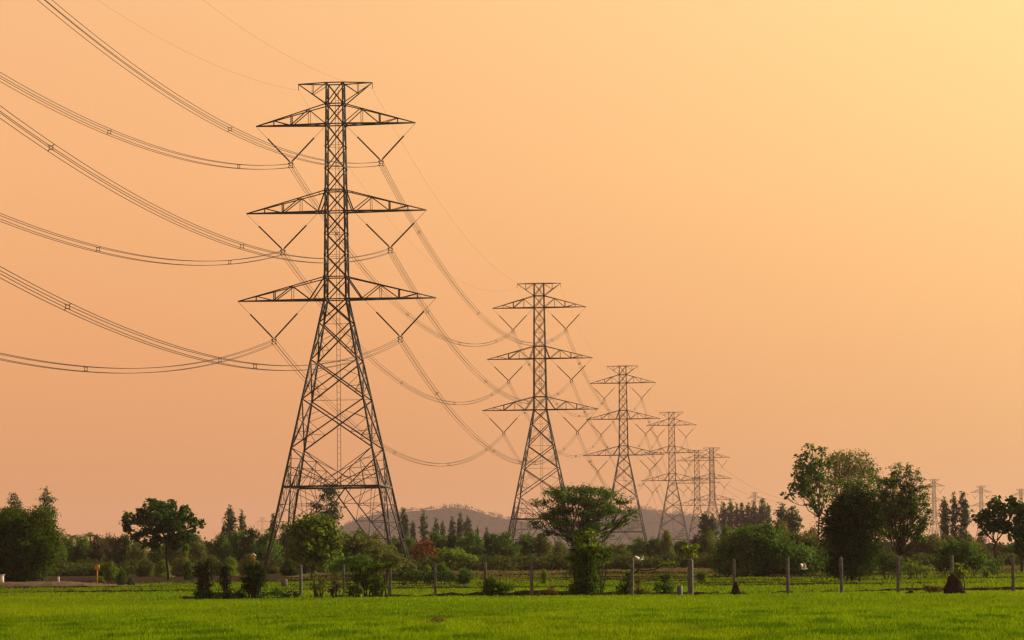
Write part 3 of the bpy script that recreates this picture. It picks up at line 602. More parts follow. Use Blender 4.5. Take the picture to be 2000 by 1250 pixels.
tree_px('shrub_thicket', 290, [(660, 1105, 22, 16), (700, 1098, 22, 18)], False, 'green', 'green thicket at the foot of the leafy tree, behind the fence', 'bush', leaf=.28, dens=28, clump=.45, seed=23)

tree_px('eucalyptus_tree', 430, [(30, 970, 6, 7), (25, 983, 11, 9), (36, 990, 9, 9), (20, 1000, 12, 9), (38, 1006, 9, 8)], True, 'euc', 'loose tree top rising above the bamboo thicket near the left edge', leaf=.36, dens=15, clump=.42, per=12, seed=26, base_px=32, fork=(32, 1015), bark='palebark', asp=.4, twigs=3, r0=.09)
tree_px('eucalyptus_tree', 420, [(92, 960, 6, 7), (88, 974, 11, 9), (99, 982, 9, 10), (84, 992, 9, 9), (102, 1000, 8, 11), (93, 1003, 12, 10), (104, 1020, 6, 12)], True, 'euc', 'tall loose tree just behind the right side of the bamboo thicket', leaf=.36, dens=15, clump=.42, per=12, seed=27, base_px=99, fork=(98, 1025), bark='palebark', asp=.4, twigs=3, r0=.10)
# palms in the left treeline
def palm(px, top, D, w, label, seed):
    rng = np.random.default_rng(seed); B = foot(px, D); T = at(px, top + w * .35, D); mb = MB(); tb = MB(); limb(tb, B - [0, 0, .2], T, .16, .11, rng, .03)
    for i in range(13):
        az = i * 2.4 + rng.uniform(-.2, .2); el_ = rng.uniform(.1, 1.15); L = w * D / F * rng.uniform(.55, .8); n = 9; t = np.linspace(0, 1, n)
        h = np.array([math.cos(az), math.sin(az), 0]); P = T + h * (t * L * math.cos(el_ * .8))[:, None] + np.outer(L * (t * math.sin(el_) - .75 * t * t), [0, 0, 1.0])
        side = np.cross(h, [0, 0, 1]); 
        for q in range(n - 1):
            for s in (-1, 1):
                for f in (0, .5):
                    p = lerp(P[q], P[q + 1], f); tip = p + side * s * L * .24 * math.sin(math.pi * (.15 + .8 * (q + f) / n)) + (P[q + 1] - P[q]) * .8 - [0, 0, .12 * L]
                    mb.add([p, p + (P[q + 1] - P[q]) * .3, tip], None, [(0, 1, 2)], None, [rng.random()])
    e = empty('palm_tree', B, label, 'tree'); obj('crown', mb.mesh('crown', M['green'], False, B), e); obj('trunk', tb.mesh('trunk', M['bark'], True, B), e)
palm(176, 1030, 470, 44, 'palm with arching fronds rising highest from the left treeline', 31)
palm(140, 1036, 480, 36, 'smaller palm beside the bamboo, left of the tallest palm', 32)
palm(150, 1040, 490, 34, 'low palm head squeezed between the two taller palms', 33)

# slim eucalyptus / conifer-like trees: three crowns built once, then copied
def slim_proto(seed, n=9):
    rng = np.random.default_rng(seed); BL = []; n = 13      # unit tree: 10 m tall
    for i in range(n):
        t = i / (n - 1); z = 2.6 + 7.1 * t; r_ = min(1.2, .26 + 1.25 * ((9.9 - z) / 2.9) ** .85) * rng.uniform(.8, 1.2)
        BL.append((np.array([rng.normal(0, .22) * (1.2 - t), rng.normal(0, .2) * (1.2 - t), z]), (r_ * .85, r_ * .85, .55)))
    mb, tips = crown_mb(BL, rng, .36, 12, .3, 12, .2, .3, .45); tb = MB(); limb(tb, (0, 0, -.3), (0, 0, 9.3), .13, .03, rng, .01, 7)
    for (c, rr), tp in zip(BL, tips):
        for q in tp[:4]: limb(tb, (0, 0, c[2] - .3), q, .03, .01, rng, .05, 3)
    return mb.mesh('slim_crown', M['euc']), tb.mesh('slim_trunk', M['palebark'], True)
SL = [slim_proto(s) for s in (41, 42, 43)]
def slim(i, px, top, D, wpx, label, group):
    B = foot(px, D); H = at(px, top, D)[2] - B[2]; e = empty('eucalyptus_tree', B, label, 'tree', group, rz=px * 1.7)
    c, t = SL[i % 3]; obj('crown', c, e); obj('trunk', t, e); w = wpx * D / F / 2.6; e.scale = (w, w, H / 10.0)
g1 = 'slim trees in front of the hill'
for i, (px, top, D, w, lab) in enumerate([
    (450, 988, 620, 24, 'taller of the two slim trees between the round dotted tree and the tower'), (473, 998, 620, 18, 'shorter slim tree right of its taller pair near the tower'), (533, 1003, 560, 17, 'slim dark tree touching the left leg of the nearest tower'), (437, 1022, 640, 12, 'lowest of the slim trees left of the tower, a small dark spire'), (370, 1038, 900, 14, 'tiny distant spire right of the round dotted tree'),
    (790, 992, 760, 22, 'broad slim tree right against the tower leg, in front of the hill'), (807, 1018, 800, 12, 'small spire between the tower leg and the tallest spire'), (828, 999, 800, 17, 'tall full spire in front of the left slope of the hill'), (853, 1011, 800, 14, 'medium spire below the hill summit, left of a short one'), (865, 1018, 820, 12, 'short spire tucked right of a medium one below the summit'),
    (884, 1011, 800, 15, 'spire left of the sharpest one below the hill summit'), (899, 1001, 800, 16, 'sharpest and highest spire directly below the hill summit'), (915, 1008, 800, 17, 'wide spire right of the sharpest one'), (933, 1028, 850, 9, 'narrow low spire below the right slope of the hill'), (951, 1029, 850, 11, 'small lone spire farthest along the right slope')]):
    slim(i, px, top, D, w * 1.2, lab, g1)
g2 = 'row of eucalyptus right of the far towers'
for i, (px, top, D, w) in enumerate([(1378, 1000, 640, 24), (1393, 1004, 640, 22), (1415, 980, 1050, 18), (1429, 977, 1050, 17), (1441, 985, 1050, 15), (1451, 982, 1050, 17), (1463, 983, 1050, 16), (1474, 981, 1050, 18), (1490, 974, 1050, 24), (1502, 984, 1050, 14), (1530, 985, 600, 34), (1550, 988, 600, 30)]):
    slim(i, px, top, D, w * 1.3, ['first and fullest tree of the eucalyptus row, below the sixth tower', 'second tree of the eucalyptus row, right below the sixth tower', 'pointed third tree of the eucalyptus row', 'highest tree in the left half of the eucalyptus row', 'fifth tree of the eucalyptus row, a low one', 'sixth tree of the eucalyptus row', 'seventh tree of the eucalyptus row', 'eighth tree of the row, left of the highest crown', 'highest crown of the eucalyptus row', 'last tree of the eucalyptus row, right of the highest crown', 'wide slim-topped tree behind the left limbs of the tall thin-crowned tree', 'wide slim-topped tree behind the stem of the tall thin-crowned tree'][i], g2)
for i, (px, top, w, lab) in enumerate([(1847, 972, 18, 'lowest of the three dark eucalyptus spires at the right'), (1865, 964, 15, 'middle of the three dark eucalyptus spires at the right'), (1884, 960, 22, 'highest and widest of the three dark eucalyptus spires at the right')]):
    slim(i, px, top, 600, w * 1.45, lab, 'three eucalyptus spires')

# rounded background trees of the treeline: four shapes, copied
def round_proto(seed, mk, dens=9):
    rng = np.random.default_rng(seed); BL = []
    for i in range(11):
        a = rng.uniform(0, 6.28); q = rng.uniform(.2, 1)
        BL.append((np.array([math.cos(a) * 2.1 * q, math.sin(a) * 1.6 * q, rng.uniform(.7, 4.2) - q * .4]), (rng.uniform(1.3, 1.9),) * 2 + (rng.uniform(.9, 1.3),)))
    BL.append((np.array([0, 0, 4.6]), (1.2, 1.2, .7)))
    mb, tips = crown_mb(BL, rng, .36, dens, .5, 16, .4, .5, .55); tb = MB(); limb(tb, (0, 0, -.3), (0, 0, 2.2), .16, .12, rng, .03)
    for (c, rr), tp in zip(BL, tips):
        limb(tb, (0, 0, 1.9), c, .07, .03, rng, .1)
        for q in tp[:3]: limb(tb, c, q, .03, .01, rng, .1, 3)
    return mb.mesh('round_crown', M[mk]), tb.mesh('round_trunk', M['bark'], True)
RP = {mk: [round_proto(s, mk, d) for s in (a, a + 1)] for mk, a, d in (('dark', 51, 13), ('green', 53, 13), ('olivel', 55, 11), ('brownl', 57, 8), ('lime', 59, 12))}
def rtree(i, px, top, D, wpx, mk, label):
    B = foot(px, D); H = at(px, top, D)[2] - B[2]; e = empty('treeline_tree', B, label, 'tree', 'trees of the far treeline', rz=px * .9)
    c, t = RP[mk][i % 2]; obj('crown', c, e); obj('trunk', t, e); w = wpx * D / F / 6.2; e.scale = (w, w, H / 5.3)
TLN = [(108, 1046, 450, 46, 'green', 'rounded treeline tree just right of the bamboo'), (132, 1050, 460, 50, 'dark', 'dark treeline tree under the smaller palm'), (160, 1048, 455, 50, 'green', 'treeline tree below the highest palm, on its left'), (190, 1046, 450, 54, 'brownl', 'brownish bare-looking treeline tree right of the highest palm'),
       (214, 1043, 460, 54, 'brownl', 'reddish-brown treeline tree left of the round dotted tree'), (242, 1044, 460, 48, 'dark', 'dark treeline tree under the left limb of the round dotted tree'), (268, 1052, 440, 50, 'olivel', 'olive treeline tree left of the forked trunk'), (298, 1058, 450, 54, 'dark', 'dark treeline tree directly behind the forked trunk'), (345, 1048, 430, 62, 'olivel', 'olive treeline tree right of the forked trunk'), (380, 1046, 440, 54, 'olivel', 'sunlit olive treeline tree below the right limb of the round dotted tree'),
       (405, 1058, 470, 50, 'brownl', 'dull brown treeline tree above the ivy-clad posts'), (432, 1044, 450, 54, 'green', 'treeline tree below the two slim trees, left one'), (462, 1034, 455, 60, 'green', 'treeline tree below the shorter slim tree'), (496, 1032, 450, 60, 'dark', 'dark treeline tree above the yellow spirit-house post'), (528, 1034, 460, 56, 'green', 'treeline tree at the left legs of the nearest tower'), (556, 1024, 470, 56, 'green', 'treeline tree between the left tower legs'),
       (675, 1040, 450, 52, 'olivel', 'olive treeline tree right of the leafy tree'), (703, 1036, 450, 56, 'green', 'treeline tree under the middle of the tower lattice'), (738, 1042, 450, 56, 'olivel', 'treeline tree left of the right tower legs'), (770, 1050, 470, 50, 'green', 'treeline tree between the right tower legs'), (800, 1046, 470, 50, 'green', 'treeline tree behind the rust-red tree'), (848, 1040, 450, 56, 'green', 'first full crown of the hedge-like row right of the rust-red tree'), (884, 1044, 450, 56, 'dark', 'dark crown above the low spreading lime tree'), (920, 1040, 445, 60, 'green', 'crown in the hedge-like row below the lone small spire'), (958, 1042, 450, 56, 'dark', 'dark middle crown of the hedge-like row left of the second tower'), (992, 1040, 445, 60, 'green', 'crown of the hedge-like row left of the second tower leg'), (1026, 1040, 450, 60, 'green', 'crown of the hedge-like row at the second tower leg'), (1060, 1044, 450, 52, 'olivel', 'olive end crown of the hedge-like row under the umbrella tree'), (1092, 1056, 460, 46, 'olivel', 'small olive crown left of the umbrella tree trunk'),
       (1180, 1072, 470, 50, 'green', 'low crown right of the umbrella tree trunk'), (1214, 1062, 470, 50, 'olivel', 'olive crown below the third tower, on its left'), (1248, 1052, 460, 54, 'green', 'crown above the leaning fence post'), (1280, 1048, 460, 50, 'green', 'crown between the third and fourth towers'), (1304, 1038, 455, 34, 'olivel', 'upright olive crown below the fourth tower'), (1332, 1052, 460, 46, 'green', 'crown right of the fourth tower leg'), (1362, 1046, 460, 44, 'brownl', 'brownish crown below the fifth tower'), (1388, 1036, 460, 50, 'olivel', 'olive crown at the foot of the eucalyptus row'), (1420, 1030, 420, 46, 'green', 'crown under the left half of the eucalyptus row'), (1455, 1028, 430, 50, 'olivel', 'crown under the right half of the eucalyptus row'), (1525, 1020, 420, 56, 'olivel', 'pale crown below the left limbs of the tall thin-crowned tree'),
       (1730, 1075, 400, 60, 'brownl', 'brownish crown seen under the branching tree'), (1790, 1052, 420, 56, 'brownl', 'bare-looking brownish crown right of the branching tree'), (1822, 1042, 420, 60, 'olivel', 'olive crown below the faint pylon'), (1855, 1048, 430, 56, 'olivel', 'olive crown below the lowest of the three spires'), (1892, 1050, 430, 56, 'olivel', 'olive crown below the highest of the three spires'), (1918, 1046, 450, 40, 'brownl', 'brown crown left of the knobbly broad-leaved tree'), (1975, 1062, 420, 56, 'green', 'crown between the two broad-leaved trees at the right'),
       (1640, 1050, 480, 60, 'dark', 'dark crown glimpsed behind the dense tree'), (1590, 1030, 430, 50, 'olivel', 'olive crown behind the stem of the tall thin-crowned tree')]
for i, a in enumerate(TLN): rtree(i, *a)
wd = MB(); r = np.random.default_rng(99)
for q in range(230):
    px = r.uniform(-30, 2040); D = r.uniform(520, 760); B = foot(px, D); H = (hor(px) - r.uniform(1048, 1074)) * D / F; W_ = r.uniform(2.2, 4.2)
    if 740 < px < 1330: H *= .8
    BL = [(B + [r.normal(0, W_ * .4), r.normal(0, W_ * .4), H * z], (W_ * (1.05 - .5 * z), W_ * (1.05 - .5 * z), H * .24)) for z in (.2, .45, .72)]
    m_, _ = crown_mb(BL, r, .62, 3.4, .6, 10, .5)
    wd.V += m_.V; wd.Q += [a + wd.n for a in m_.Q]; wd.qt += [np.clip(a * .5 + r.uniform(0, .5), 0, 1) for a in m_.qt]; wd.n += m_.n
tag(obj('background_wood', wd.mesh('background_wood', leafmat('wood_leaves', (.034, .056, .022), (.115, .122, .052), .25))), kind='stuff')
ug = MB(); r = np.random.default_rng(98)
for q in range(260):
    px = r.uniform(70, 2040); D = r.uniform(392, 425) ; B = foot(px, D); H = r.uniform(.9, 2.1); W_ = r.uniform(1.2, 2.4)
    m_, _ = crown_mb([(B + [0, 0, H * .45], (W_, W_, H * .55))], r, .40, 7, .4, 10, .4, zmin=B[2])
    ug.V += m_.V; ug.Q += [a + ug.n for a in m_.Q]; ug.qt += [np.clip(a * .6 + r.uniform(0, .4), 0, 1) for a in m_.qt]; ug.n += m_.n
tag(obj('undergrowth', ug.mesh('undergrowth', leafmat('undergrowth_leaves', (.032, .056, .016), (.125, .140, .038), .3))), kind='stuff')
# low undergrowth shrubs along the treeline foot
def ltree(i, px, top, D, wpx, mk, label):
    B = foot(px, D); H = max(.6, at(px, top, D)[2] - B[2]); o = obj('undergrowth_shrub', RP[mk][i % 2][0]); tag(o, label, 'bush', 'shrubs at the foot of the treeline')
    w = wpx * D / F / 6.2; o.location = B - [0, 0, .25 * H / 5.3 * 1.5]; o.scale = (w, w, H / 5.0); o.rotation_euler = (0, 0, px * 1.3)
LOW = [(215, 1097, 330, 36, 'lime', 'lime shrub behind the yellow sign'), (285, 1092, 370, 40, 'olivel', 'pale shrub left of the forked trunk foot'), (320, 1093, 360, 44, 'lime', 'lime shrub at the forked trunk foot'), (358, 1090, 365, 44, 'olivel', 'olive shrub right of the forked trunk foot'), (368, 1096, 330, 24, 'dark', 'compact dark shrub left of the ivy-clad posts'), (415, 1086, 370, 44, 'olivel', 'olive shrub behind the ivy-clad posts'), (450, 1088, 370, 44, 'lime', 'lime shrub behind the single ivy-clad post'), (485, 1082, 380, 44, 'olivel', 'olive shrub behind the bushy ivy-clad post'), (530, 1088, 390, 44, 'olivel', 'olive shrub at the left foot of the nearest tower'), (565, 1092, 360, 40, 'dark', 'dark shrub behind the pale concrete block'),
       (805, 1098, 370, 30, 'olivel', 'brownish shrub at the right foot of the nearest tower'), (835, 1103, 350, 26, 'lime', 'lime weed clump below the rust-red tree'), (862, 1100, 340, 34, 'lime', 'lime shrub under the low spreading tree'), (940, 1085, 400, 60, 'dark', 'dark lower bush below the hedge-like row, left part'), (990, 1086, 400, 60, 'dark', 'dark lower bush below the hedge-like row, middle part'), (1035, 1086, 400, 60, 'dark', 'dark lower bush below the hedge-like row, right part'), (1080, 1088, 400, 50, 'olivel', 'olive lower bush left of the tall vine thicket'), (1210, 1088, 400, 50, 'dark', 'dark lower bush right of the tall vine thicket'), (1255, 1086, 400, 56, 'olivel', 'dull lower bush behind the flying bird'), (1305, 1085, 400, 56, 'dark', 'dark lower bush behind the curved branch'), (1350, 1088, 400, 44, 'brownl', 'brown lower bush behind the tufted post'), (1385, 1086, 390, 40, 'brownl', 'brown lower bush left of the broad dark bush mass'),
       (1062, 1112, 262, 20, 'lime', 'small green shrub left of the tall vine thicket'), (1370, 1115, 262, 24, 'lime', 'small bright shrub in the field right of the tufted post'), (238, 1115, 288, 30, 'dark', 'dark round shrub by the dirt road'), (256, 1128, 287, 16, 'dark', 'low dark shrub touching the right of the round roadside shrub'), (197, 1126, 286, 20, 'green', 'low green shrub at the foot of the yellow sign'), (176, 1132, 284, 14, 'dark', 'tiny flat shrub left of the yellow sign'), (905, 1108, 262, 44, 'green', 'dome-shaped dark shrub at the end of the low hedge'), (1925, 1112, 280, 20, 'lime', 'lime weed clump behind the termite mound post')]
for i, a in enumerate(LOW): ltree(i, *a)
tree_px('low_hedge', 258, [(780, 1124, 22, 10), (812, 1125, 24, 9), (845, 1126, 24, 9), (875, 1126, 20, 9)], False, 'dark', 'low dark hedge running behind the fence below the rust-red tree', 'bush', leaf=.2, dens=44, clump=.35, seed=24)
tree_px('tufted_shrub', 245, [(1348, 1068, 14, 8), (1343, 1078, 9, 7), (1354, 1078, 8, 7)], True, 'lime', 'small tufted tree on a thin stem behind a fence post', 'tree', leaf=.25, dens=30, clump=.25, seed=25, base_px=1348, r0=.06)

# ------------------------------------------------------------------ fence line
POST = [(587, 1103, 1162, 'pale concrete fence post right of the small dark mound, leftmost bare one', 0), (672, 1103, 1163, 'slim fence post at the left edge of the vine thicket', 0), (762, 1102, 1162, 'fence post at the right end of the vine-covered arch', 0), (850, 1101, 1161.5, 'clean fence post standing alone below the low spreading lime tree', 0), (947, 1098, 1161, 'fence post rising out of the dark bush', 0), (1038, 1097, 1161, 'fence post midway between the dark bush and the tall vine thicket', 0), (1233, 1090, 1160, 'leaning fence post overgrown on its left with a curved branch', .05), (1348, 1092, 1158, 'rough thick fence post below the tufted shrub', 0), (1433, 1091, 1157.5, 'fence post standing in a small dark mound', 0), (1538, 1090, 1156, 'clean fence post left of the white bird low over the field', 0), (1643, 1088, 1155.5, 'fence post in front of the dense dark tree', 0), (1753, 1087, 1155, 'fence post in front of the branching tree trunk', 0), (1859, 1085, 1154, 'fence post behind the tall termite mound', 0), (1978, 1082, 1153, 'last fence post at the right edge', 0)]
def post_depth(px, yb): return (HC - .16) * F / (yb - hor(px))
r = np.random.default_rng(77)
for px, yt, yb, lab, lean in POST:
    lean = lean + r.normal(0, .012)
    D = post_depth(px, yb); B = at(px, hor(px), D); H = at(px, yt, D)[2]; e = empty('fence_post', (B[0], D, 0), lab, 'post', 'concrete fence posts')
    w = .185 if px != 672 else .13
    if px == 1348: w = .27
    mb = MB(); n = 9; z = np.linspace(-.3, H, n)
    P = np.stack([lean * z + r.normal(0, .006, n), r.normal(0, .006, n), z], 1); rr = np.full(n, w * .62); rr[-1] *= .55; rr[-2] *= .97
    z[-2] = H - .06; P[-2, 2] = H - .06
    mb.tube(P, rr, 4 if px != 1348 else 7); o = obj('shaft', mb.mesh('shaft', M['concrete']), e); o.rotation_euler = (0, 0, math.radians(45 + r.uniform(-12, 12)))
    if px not in (672,):
        wb = MB(); wb.box((0, 0, H - .16), (w * 1.12, w * 1.12, .05)); obj('cap_band', wb.mesh('cap_band', M['concrete']), e)
D = post_depth(1327, 1160); e = foot(1327, D); e[2] = 0
mb = MB(); mb.tube([[0, 0, -.2], [0, 0, .35], [.01, 0, .62]], [.17, .165, .15], 4); o = obj('fence_post', mb.mesh('broken_post', M['concrete']), loc=e); tag(o, 'short broken stub of a fence post left of the rough thick post', 'post', 'concrete fence posts')
# sagging fence wires
for q, z in enumerate((1.15, 1.65)):
    mb = MB(); pts = [(at(px, hor(px), post_depth(px, yb))[0], post_depth(px, yb)) for px, yt, yb, l, s in POST]
    for (xa_, ya_), (xb_, yb_) in zip(pts, pts[1:]):
        t = np.linspace(0, 1, 9); mb.tube(np.stack([lerp(xa_, xb_, t), lerp(ya_, yb_, t) - .16, z - .1 * 4 * t * (1 - t) + 0 * t], 1), .004, 3)
    o = obj('fence_wire', mb.mesh('fence_wire', M['wire'])); tag(o, ['lower thin wire strung along the fence posts', 'upper thin wire strung along the fence posts'][q], 'wire')

# overgrown posts and thickets on the fence line
def clump(px, D, blobs, mk, label, name='overgrown_shrub', leaf=.15, dens=80, cl=.2, seed=0, group=None, depth=.4, core=0): return tree_px(name, D, blobs, False, mk, label, 'bush', group, leaf=leaf, dens=dens, clump=cl, seed=seed, depth=depth, base_px=px, core=core)
FD = 189
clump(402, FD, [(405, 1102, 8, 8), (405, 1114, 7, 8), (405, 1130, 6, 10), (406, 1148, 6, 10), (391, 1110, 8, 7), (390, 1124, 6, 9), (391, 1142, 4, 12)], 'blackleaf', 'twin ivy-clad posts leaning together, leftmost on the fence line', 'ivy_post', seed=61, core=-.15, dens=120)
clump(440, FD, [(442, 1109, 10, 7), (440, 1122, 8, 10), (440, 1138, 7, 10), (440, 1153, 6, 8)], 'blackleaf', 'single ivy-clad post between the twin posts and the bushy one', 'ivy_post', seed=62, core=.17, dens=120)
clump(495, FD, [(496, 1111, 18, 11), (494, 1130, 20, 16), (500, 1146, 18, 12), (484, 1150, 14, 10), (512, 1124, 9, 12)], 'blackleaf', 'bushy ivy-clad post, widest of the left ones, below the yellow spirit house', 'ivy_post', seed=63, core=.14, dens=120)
clump(430, FD, [(388, 1160, 12, 5), (405, 1161, 16, 5), (425, 1162, 14, 3), (455, 1161, 16, 4), (475, 1161, 14, 5), (515, 1161, 14, 4)], 'dark', 'low dark scrub along the feet of the ivy-clad posts', seed=64)
clump(539, FD, [(539, 1157, 11, 6), (560, 1162, 16, 2.5)], 'dark', 'small dark mound of scrub between the ivy-clad and bare posts', seed=65)
clump(576, FD, [(576, 1159, 9, 5)], 'dark', 'little dark scrub at the left foot of the leftmost bare post', seed=66)
clump(622, FD, [(620, 1150, 12, 12), (615, 1130, 9, 10), (628, 1138, 8, 12)], 'olivel', 'loose olive shrub right of the leftmost bare post', seed=67, dens=46)
clump(655, FD, [(652, 1132, 10, 9), (660, 1148, 14, 12), (645, 1155, 10, 7)], 'brownl', 'reddish-brown shrub left of the slim fence post', seed=68, dens=46)
clump(715, 187, [(712, 1112, 24, 18), (735, 1108, 16, 12), (695, 1128, 18, 20), (722, 1142, 26, 18), (742, 1150, 12, 12), (690, 1152, 16, 12), (756, 1106, 12, 5), (770, 1104, 10, 4), (738, 1128, 10, 12)], 'vine', 'big vine thicket arching over the fence between two posts', 'vine_thicket', seed=69, dens=64)
clump(970, FD, [(965, 1146, 22, 15), (985, 1150, 18, 12), (950, 1150, 10, 11), (958, 1132, 9, 8)], 'vine', 'dark leafy bush hugging a fence post left of the middle', seed=70)
clump(1078, FD, [(1075, 1154, 10, 6), (1084, 1158, 9, 3)], 'drytwig', 'small dry brown weed left of the tall vine thicket foot', seed=71, dens=46)
clump(1222, FD, [(1218, 1152, 16, 9), (1224, 1138, 10, 12), (1230, 1124, 6, 9)], 'vine', 'dark creeper climbing the leaning fence post', seed=72)
clump(1297, FD, [(1294, 1148, 15, 13), (1298, 1130, 10, 9), (1310, 1150, 10, 10)], 'vine', 'dark bush between the leaning post and the broken stub', seed=73)
clump(1312, FD, [(1316, 1146, 9, 9), (1308, 1130, 7, 8), (1262, 1158, 16, 3)], 'lime', 'yellowish weeds mixed into the bush left of the broken stub', seed=74, dens=40)
clump(1246, FD, [(1246, 1140, 8, 12), (1252, 1152, 8, 8)], 'drytwig', 'straw-coloured weeds right of the leaning post', seed=75, dens=36)
clump(1822, 178, [(1822, 1148, 14, 8), (1832, 1151, 10, 6), (1812, 1151, 9, 5)], 'drytwig', 'dry brushwood heap left of the tall termite mound', 'brush_heap', seed=76, dens=60, leaf=.13)
clump(1886, 179, [(1872, 1108, 6, 7), (1878, 1116, 5, 4), (1868, 1120, 4, 5)], 'lime', 'lime creeper on the post top above the termite mound', seed=77, dens=60)
for sx, px, w in ((81, 880, .3), (82, 1110, .3), (83, 1480, .3), (84, 1580, .3), (85, 1690, .3)): pass
tree_px('dry_weed', 98, [(852, 1210, 10, 8), (845, 1217, 8, 5), (862, 1216, 9, 5)], False, 'drytwig', 'small straw-brown weed clump standing in the green field in front', 'bush', leaf=.09, dens=60, clump=.10, per=10, seed=79)
# termite mounds and dirt lumps
def mound(px, yt, yb, wpx, label, seed, m='termite', skew=0.0):
    D = post_depth(px, yb) - .5; B = at(px, hor(px), D); H = (HC - .16) - (yt - hor(px)) * D / F + .0; Rw = wpx * D / F / 2; rng = np.random.default_rng(seed)
    n = 26; rows = 14; V = []
    for i in range(rows):
        t = i / (rows - 1); rad = Rw * (1 - t) ** .5 * (1 + .1 * math.sin(7 * t)) + .02
        for j in range(n):
            a = j / n * 2 * math.pi; k = 1 + .16 * math.sin(3 * a + seed) + .08 * math.sin(7 * a + t * 9) + rng.normal(0, .09)
            V.append((skew * t * Rw + rad * k * math.cos(a), rad * k * math.sin(a), -.1 + t * (H + .1) + rng.normal(0, .035)))
    Q = [(i * n + j, i * n + (j + 1) % n, (i + 1) * n + (j + 1) % n, (i + 1) * n + j) for i in range(rows - 1) for j in range(n)]
    V.append((skew * Rw, 0, H + .02)); T = [((rows - 1) * n + j, (rows - 1) * n + (j + 1) % n, len(V) - 1) for j in range(n)]
    o = obj('termite_mound' if m == 'termite' else 'earth_lump', MB().add(V, Q, T).mesh('mound', M[m]), loc=(B[0], D, 0)); tag(o, label, 'mound')
mound(1436, 1131, 1158, 18, 'small dark termite mound wrapped round a fence post foot', 91)
mound(1866, 1116, 1157, 40, 'tall dark termite mound leaning on a fence post at the right', 92, skew=-.35)
mound(1777, 1148, 1157, 26, 'low brown dirt lump right of the post by the branching tree', 93, 'soil')
mound(1455, 1153, 1158, 18, 'flat brown dirt lump at the right of the small termite mound', 94, 'soil')
mound(1720, 1152, 1156, 40, 'long flat dirt lump left of the post by the branching tree', 95, 'soil')
mound(1360, 1153, 1159, 24, 'brown dirt lump at the foot of the rough thick post', 96, 'soil')
# curved dead branch hanging from the leaning post
B0 = at(1236, 1122, 188.2); pts = [at(x_, y_, 188.2) for x_, y_ in ((1236, 1122), (1246, 1113), (1262, 1114), (1280, 1112), (1296, 1103), (1312, 1101), (1330, 1106))]
mb = MB(); mb.tube(pts, [.05, .045, .04, .035, .03, .022, .012], 5); mb.tube([pts[1], at(1240, 1105, 188), at(1250, 1098, 187.8)], [.03, .02, .008], 4)
o = obj('dead_branch', mb.mesh('dead_branch', M['bark'], True, B0), loc=B0); tag(o, 'curved thin branch stretching right from the leaning fence post', 'branch')
rb = np.random.default_rng(5); lb, _ = crown_mb([(np.array(at(1308, 1101, 188.2)), (.6, .2, .12))], rb, .14, 60, .15, 12)
obj('leaves', lb.mesh('branch_leaves', M['lime'], False, B0), o)
mb = MB(); mb.tube([[0, 0, -.1], [.03, 0, .7], [-.02, .02, 1.35]], [.03, .022, .01], 4); o = obj('dead_sapling', mb.mesh('dead_sapling', M['bark']), loc=foot(989, 189)); tag(o, 'thin dead stem standing right of the dark leafy bush', 'branch')

# ------------------------------------------------------------------ signs, markers, birds
D = 284; e = empty('yellow_sign', foot(190, D) , 'small square yellow sign on a yellow pole by the dirt road', 'sign'); H = at(190, 1108, D)[2] - foot(190, D)[2]
mb = MB(); mb.tube([[0, 0, -.2], [0, 0, H + .2]], .05, 8); obj('pole', mb.mesh('pole', M['yellow'], True), e)
mb = MB(); mb.box((0, -.075, H), (.46, .04, .42)); mb.box((0, -.04, H), (.10, .04, .5)); obj('board', mb.mesh('board', M['yellow']), e)
D = 205; b0 = foot(495, D); z1 = at(495, 1097, D)[2]; z2 = at(495, 1084, D)[2]; e = empty('spirit_house', b0, 'yellow spirit house with white gable roof above the bushy ivy-clad post', 'shrine')
mb = MB(); mb.box((0, 0, (z1 - b0[2]) / 2 - .1), (.11, .11, z1 - b0[2] + .2)); obj('post', mb.mesh('post', M['yellow']), e)
h = z2 - b0[2]; mb = MB(); mb.box((0, 0, h - .17), (.19, .19, .34)); obj('cabin', mb.mesh('cabin', M['yellow']), e)
mb = MB(); mb.add([(-.2, -.17, h - .06), (.2, -.17, h - .06), (0, -.17, h + .14), (-.2, .17, h - .06), (.2, .17, h - .06), (0, .17, h + .14)], [(0, 2, 5, 3), (2, 1, 4, 5), (0, 3, 4, 1)], [(0, 1, 2), (3, 5, 4)]); obj('roof', mb.mesh('roof', M['white']), e)
D = 281; b0 = foot(114, D) + [0, 0, .38]; mb = MB(); mb.box((0, 0, .2), (.18, .18, .6)); mb.box((0, 0, .515), (.15, .15, .05)); o = obj('marker_post', mb.mesh('marker_post', M['white']), loc=b0); tag(o, 'short white marker post on the dirt road bank', 'post')
D = 281; b0 = foot(1, D) + [0, 0, .3]; mb = MB(); mb.box((0, 0, .35), (.52, .5, .9)); mb.box((.02, 0, .83), (.62, .6, .06)); o = obj('white_block', mb.mesh('white_block', M['white']), loc=b0); tag(o, 'pinkish white block cut off by the left edge, beside the bamboo', 'block')
D = 262; b0 = foot(555, D); mb = MB(); mb.box((0, 0, .25), (.50, .5, .8)); mb.box((0, 0, .665), (.44, .44, .05)); o = obj('concrete_block', mb.mesh('concrete_block', M['concrete']), loc=b0); tag(o, 'pale squat concrete block left of the leftmost bare fence post', 'block')
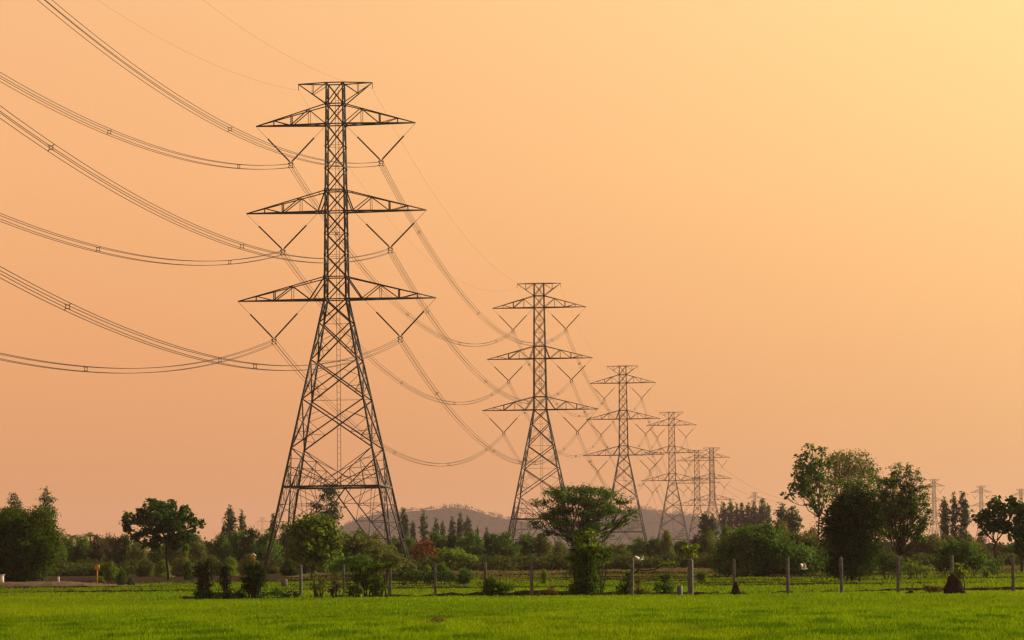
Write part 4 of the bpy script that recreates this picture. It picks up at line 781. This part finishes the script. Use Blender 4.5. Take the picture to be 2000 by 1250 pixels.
def bird(px, py, D, yaw, wing, label):
    c = at(px, py, D); e = empty('white_bird', c, label, 'bird', 'white birds low over the fields', rz=yaw); t = np.linspace(0, 1, 11)
    x = -.22 + .5 * t; rad = .075 * np.sin(np.pi * np.clip(t * .62 + .02, 0, 1)) ** .8 * np.where(t > .62, .62 - .9 * (t - .62), 1); rad[-1] = .006; rad[0] = .012
    z = .06 * np.clip(t - .55, 0, 1) ** .8; mb = MB(); mb.tube(np.stack([x, 0 * t, z], 1), np.maximum(rad, .006), 9)
    for s in (-1, 1):
        P = []
        for i in range(6):
            u = i / 5; dih = wing * math.sin(u * 1.6); yy = s * (.04 + .40 * u * math.cos(wing * .8)); zz = .03 + .36 * u * math.sin(wing); ch = .27 * (1 - .5 * u ** 2); xx = .03 - .10 * u * u
            P += [(xx + ch * .4, yy, zz), (xx - ch * .6, yy, zz - .01)]
        V = np.array(P); V2 = np.vstack([V, V + [0, 0, .014]]); Q = []
        for i in range(5): a = i * 2; Q += [(a, a + 1, a + 3, a + 2), (a + 12, a + 14, a + 15, a + 13), (a, a + 2, a + 14, a + 12), (a + 1, a + 13, a + 15, a + 3)]
        Q += [(10, 11, 23, 22), (0, 12, 13, 1)]; mb.add(V2, Q)
    obj('body', mb.mesh('body', M['feather'], True), e); b = MB(); b.tube([[.275, 0, .035], [.345, 0, .025]], [.012, .003], 5); obj('beak', b.mesh('beak', M['yellow']), e)
bird(1250, 1093, 200, math.radians(35), .55, 'white bird flying low beside the leaning fence post, wing trailing left')
bird(1570, 1111.5, 215, math.radians(20), 1.2, 'white bird hovering low over the field left of the post before the dense tree')

# ------------------------------------------------------------------ haze
hz_ = MB(); hz_.box((0, 3850, 73), (3300, 8000, 150)); hm_ = bpy.data.materials.new('haze_air'); hm_.use_nodes = True; t = hm_.node_tree; t.nodes.clear()
pv = t.nodes.new('ShaderNodeVolumePrincipled'); pv.inputs['Color'].default_value = (.96, .74, .72, 1); pv.inputs['Density'].default_value = 5.8e-5; pv.inputs['Anisotropy'].default_value = .35
om = t.nodes.new('ShaderNodeOutputMaterial'); t.links.new(pv.outputs[0], om.inputs['Volume'])
hz_o = obj('haze', hz_.mesh('haze', hm_)); tag(hz_o, kind='stuff')
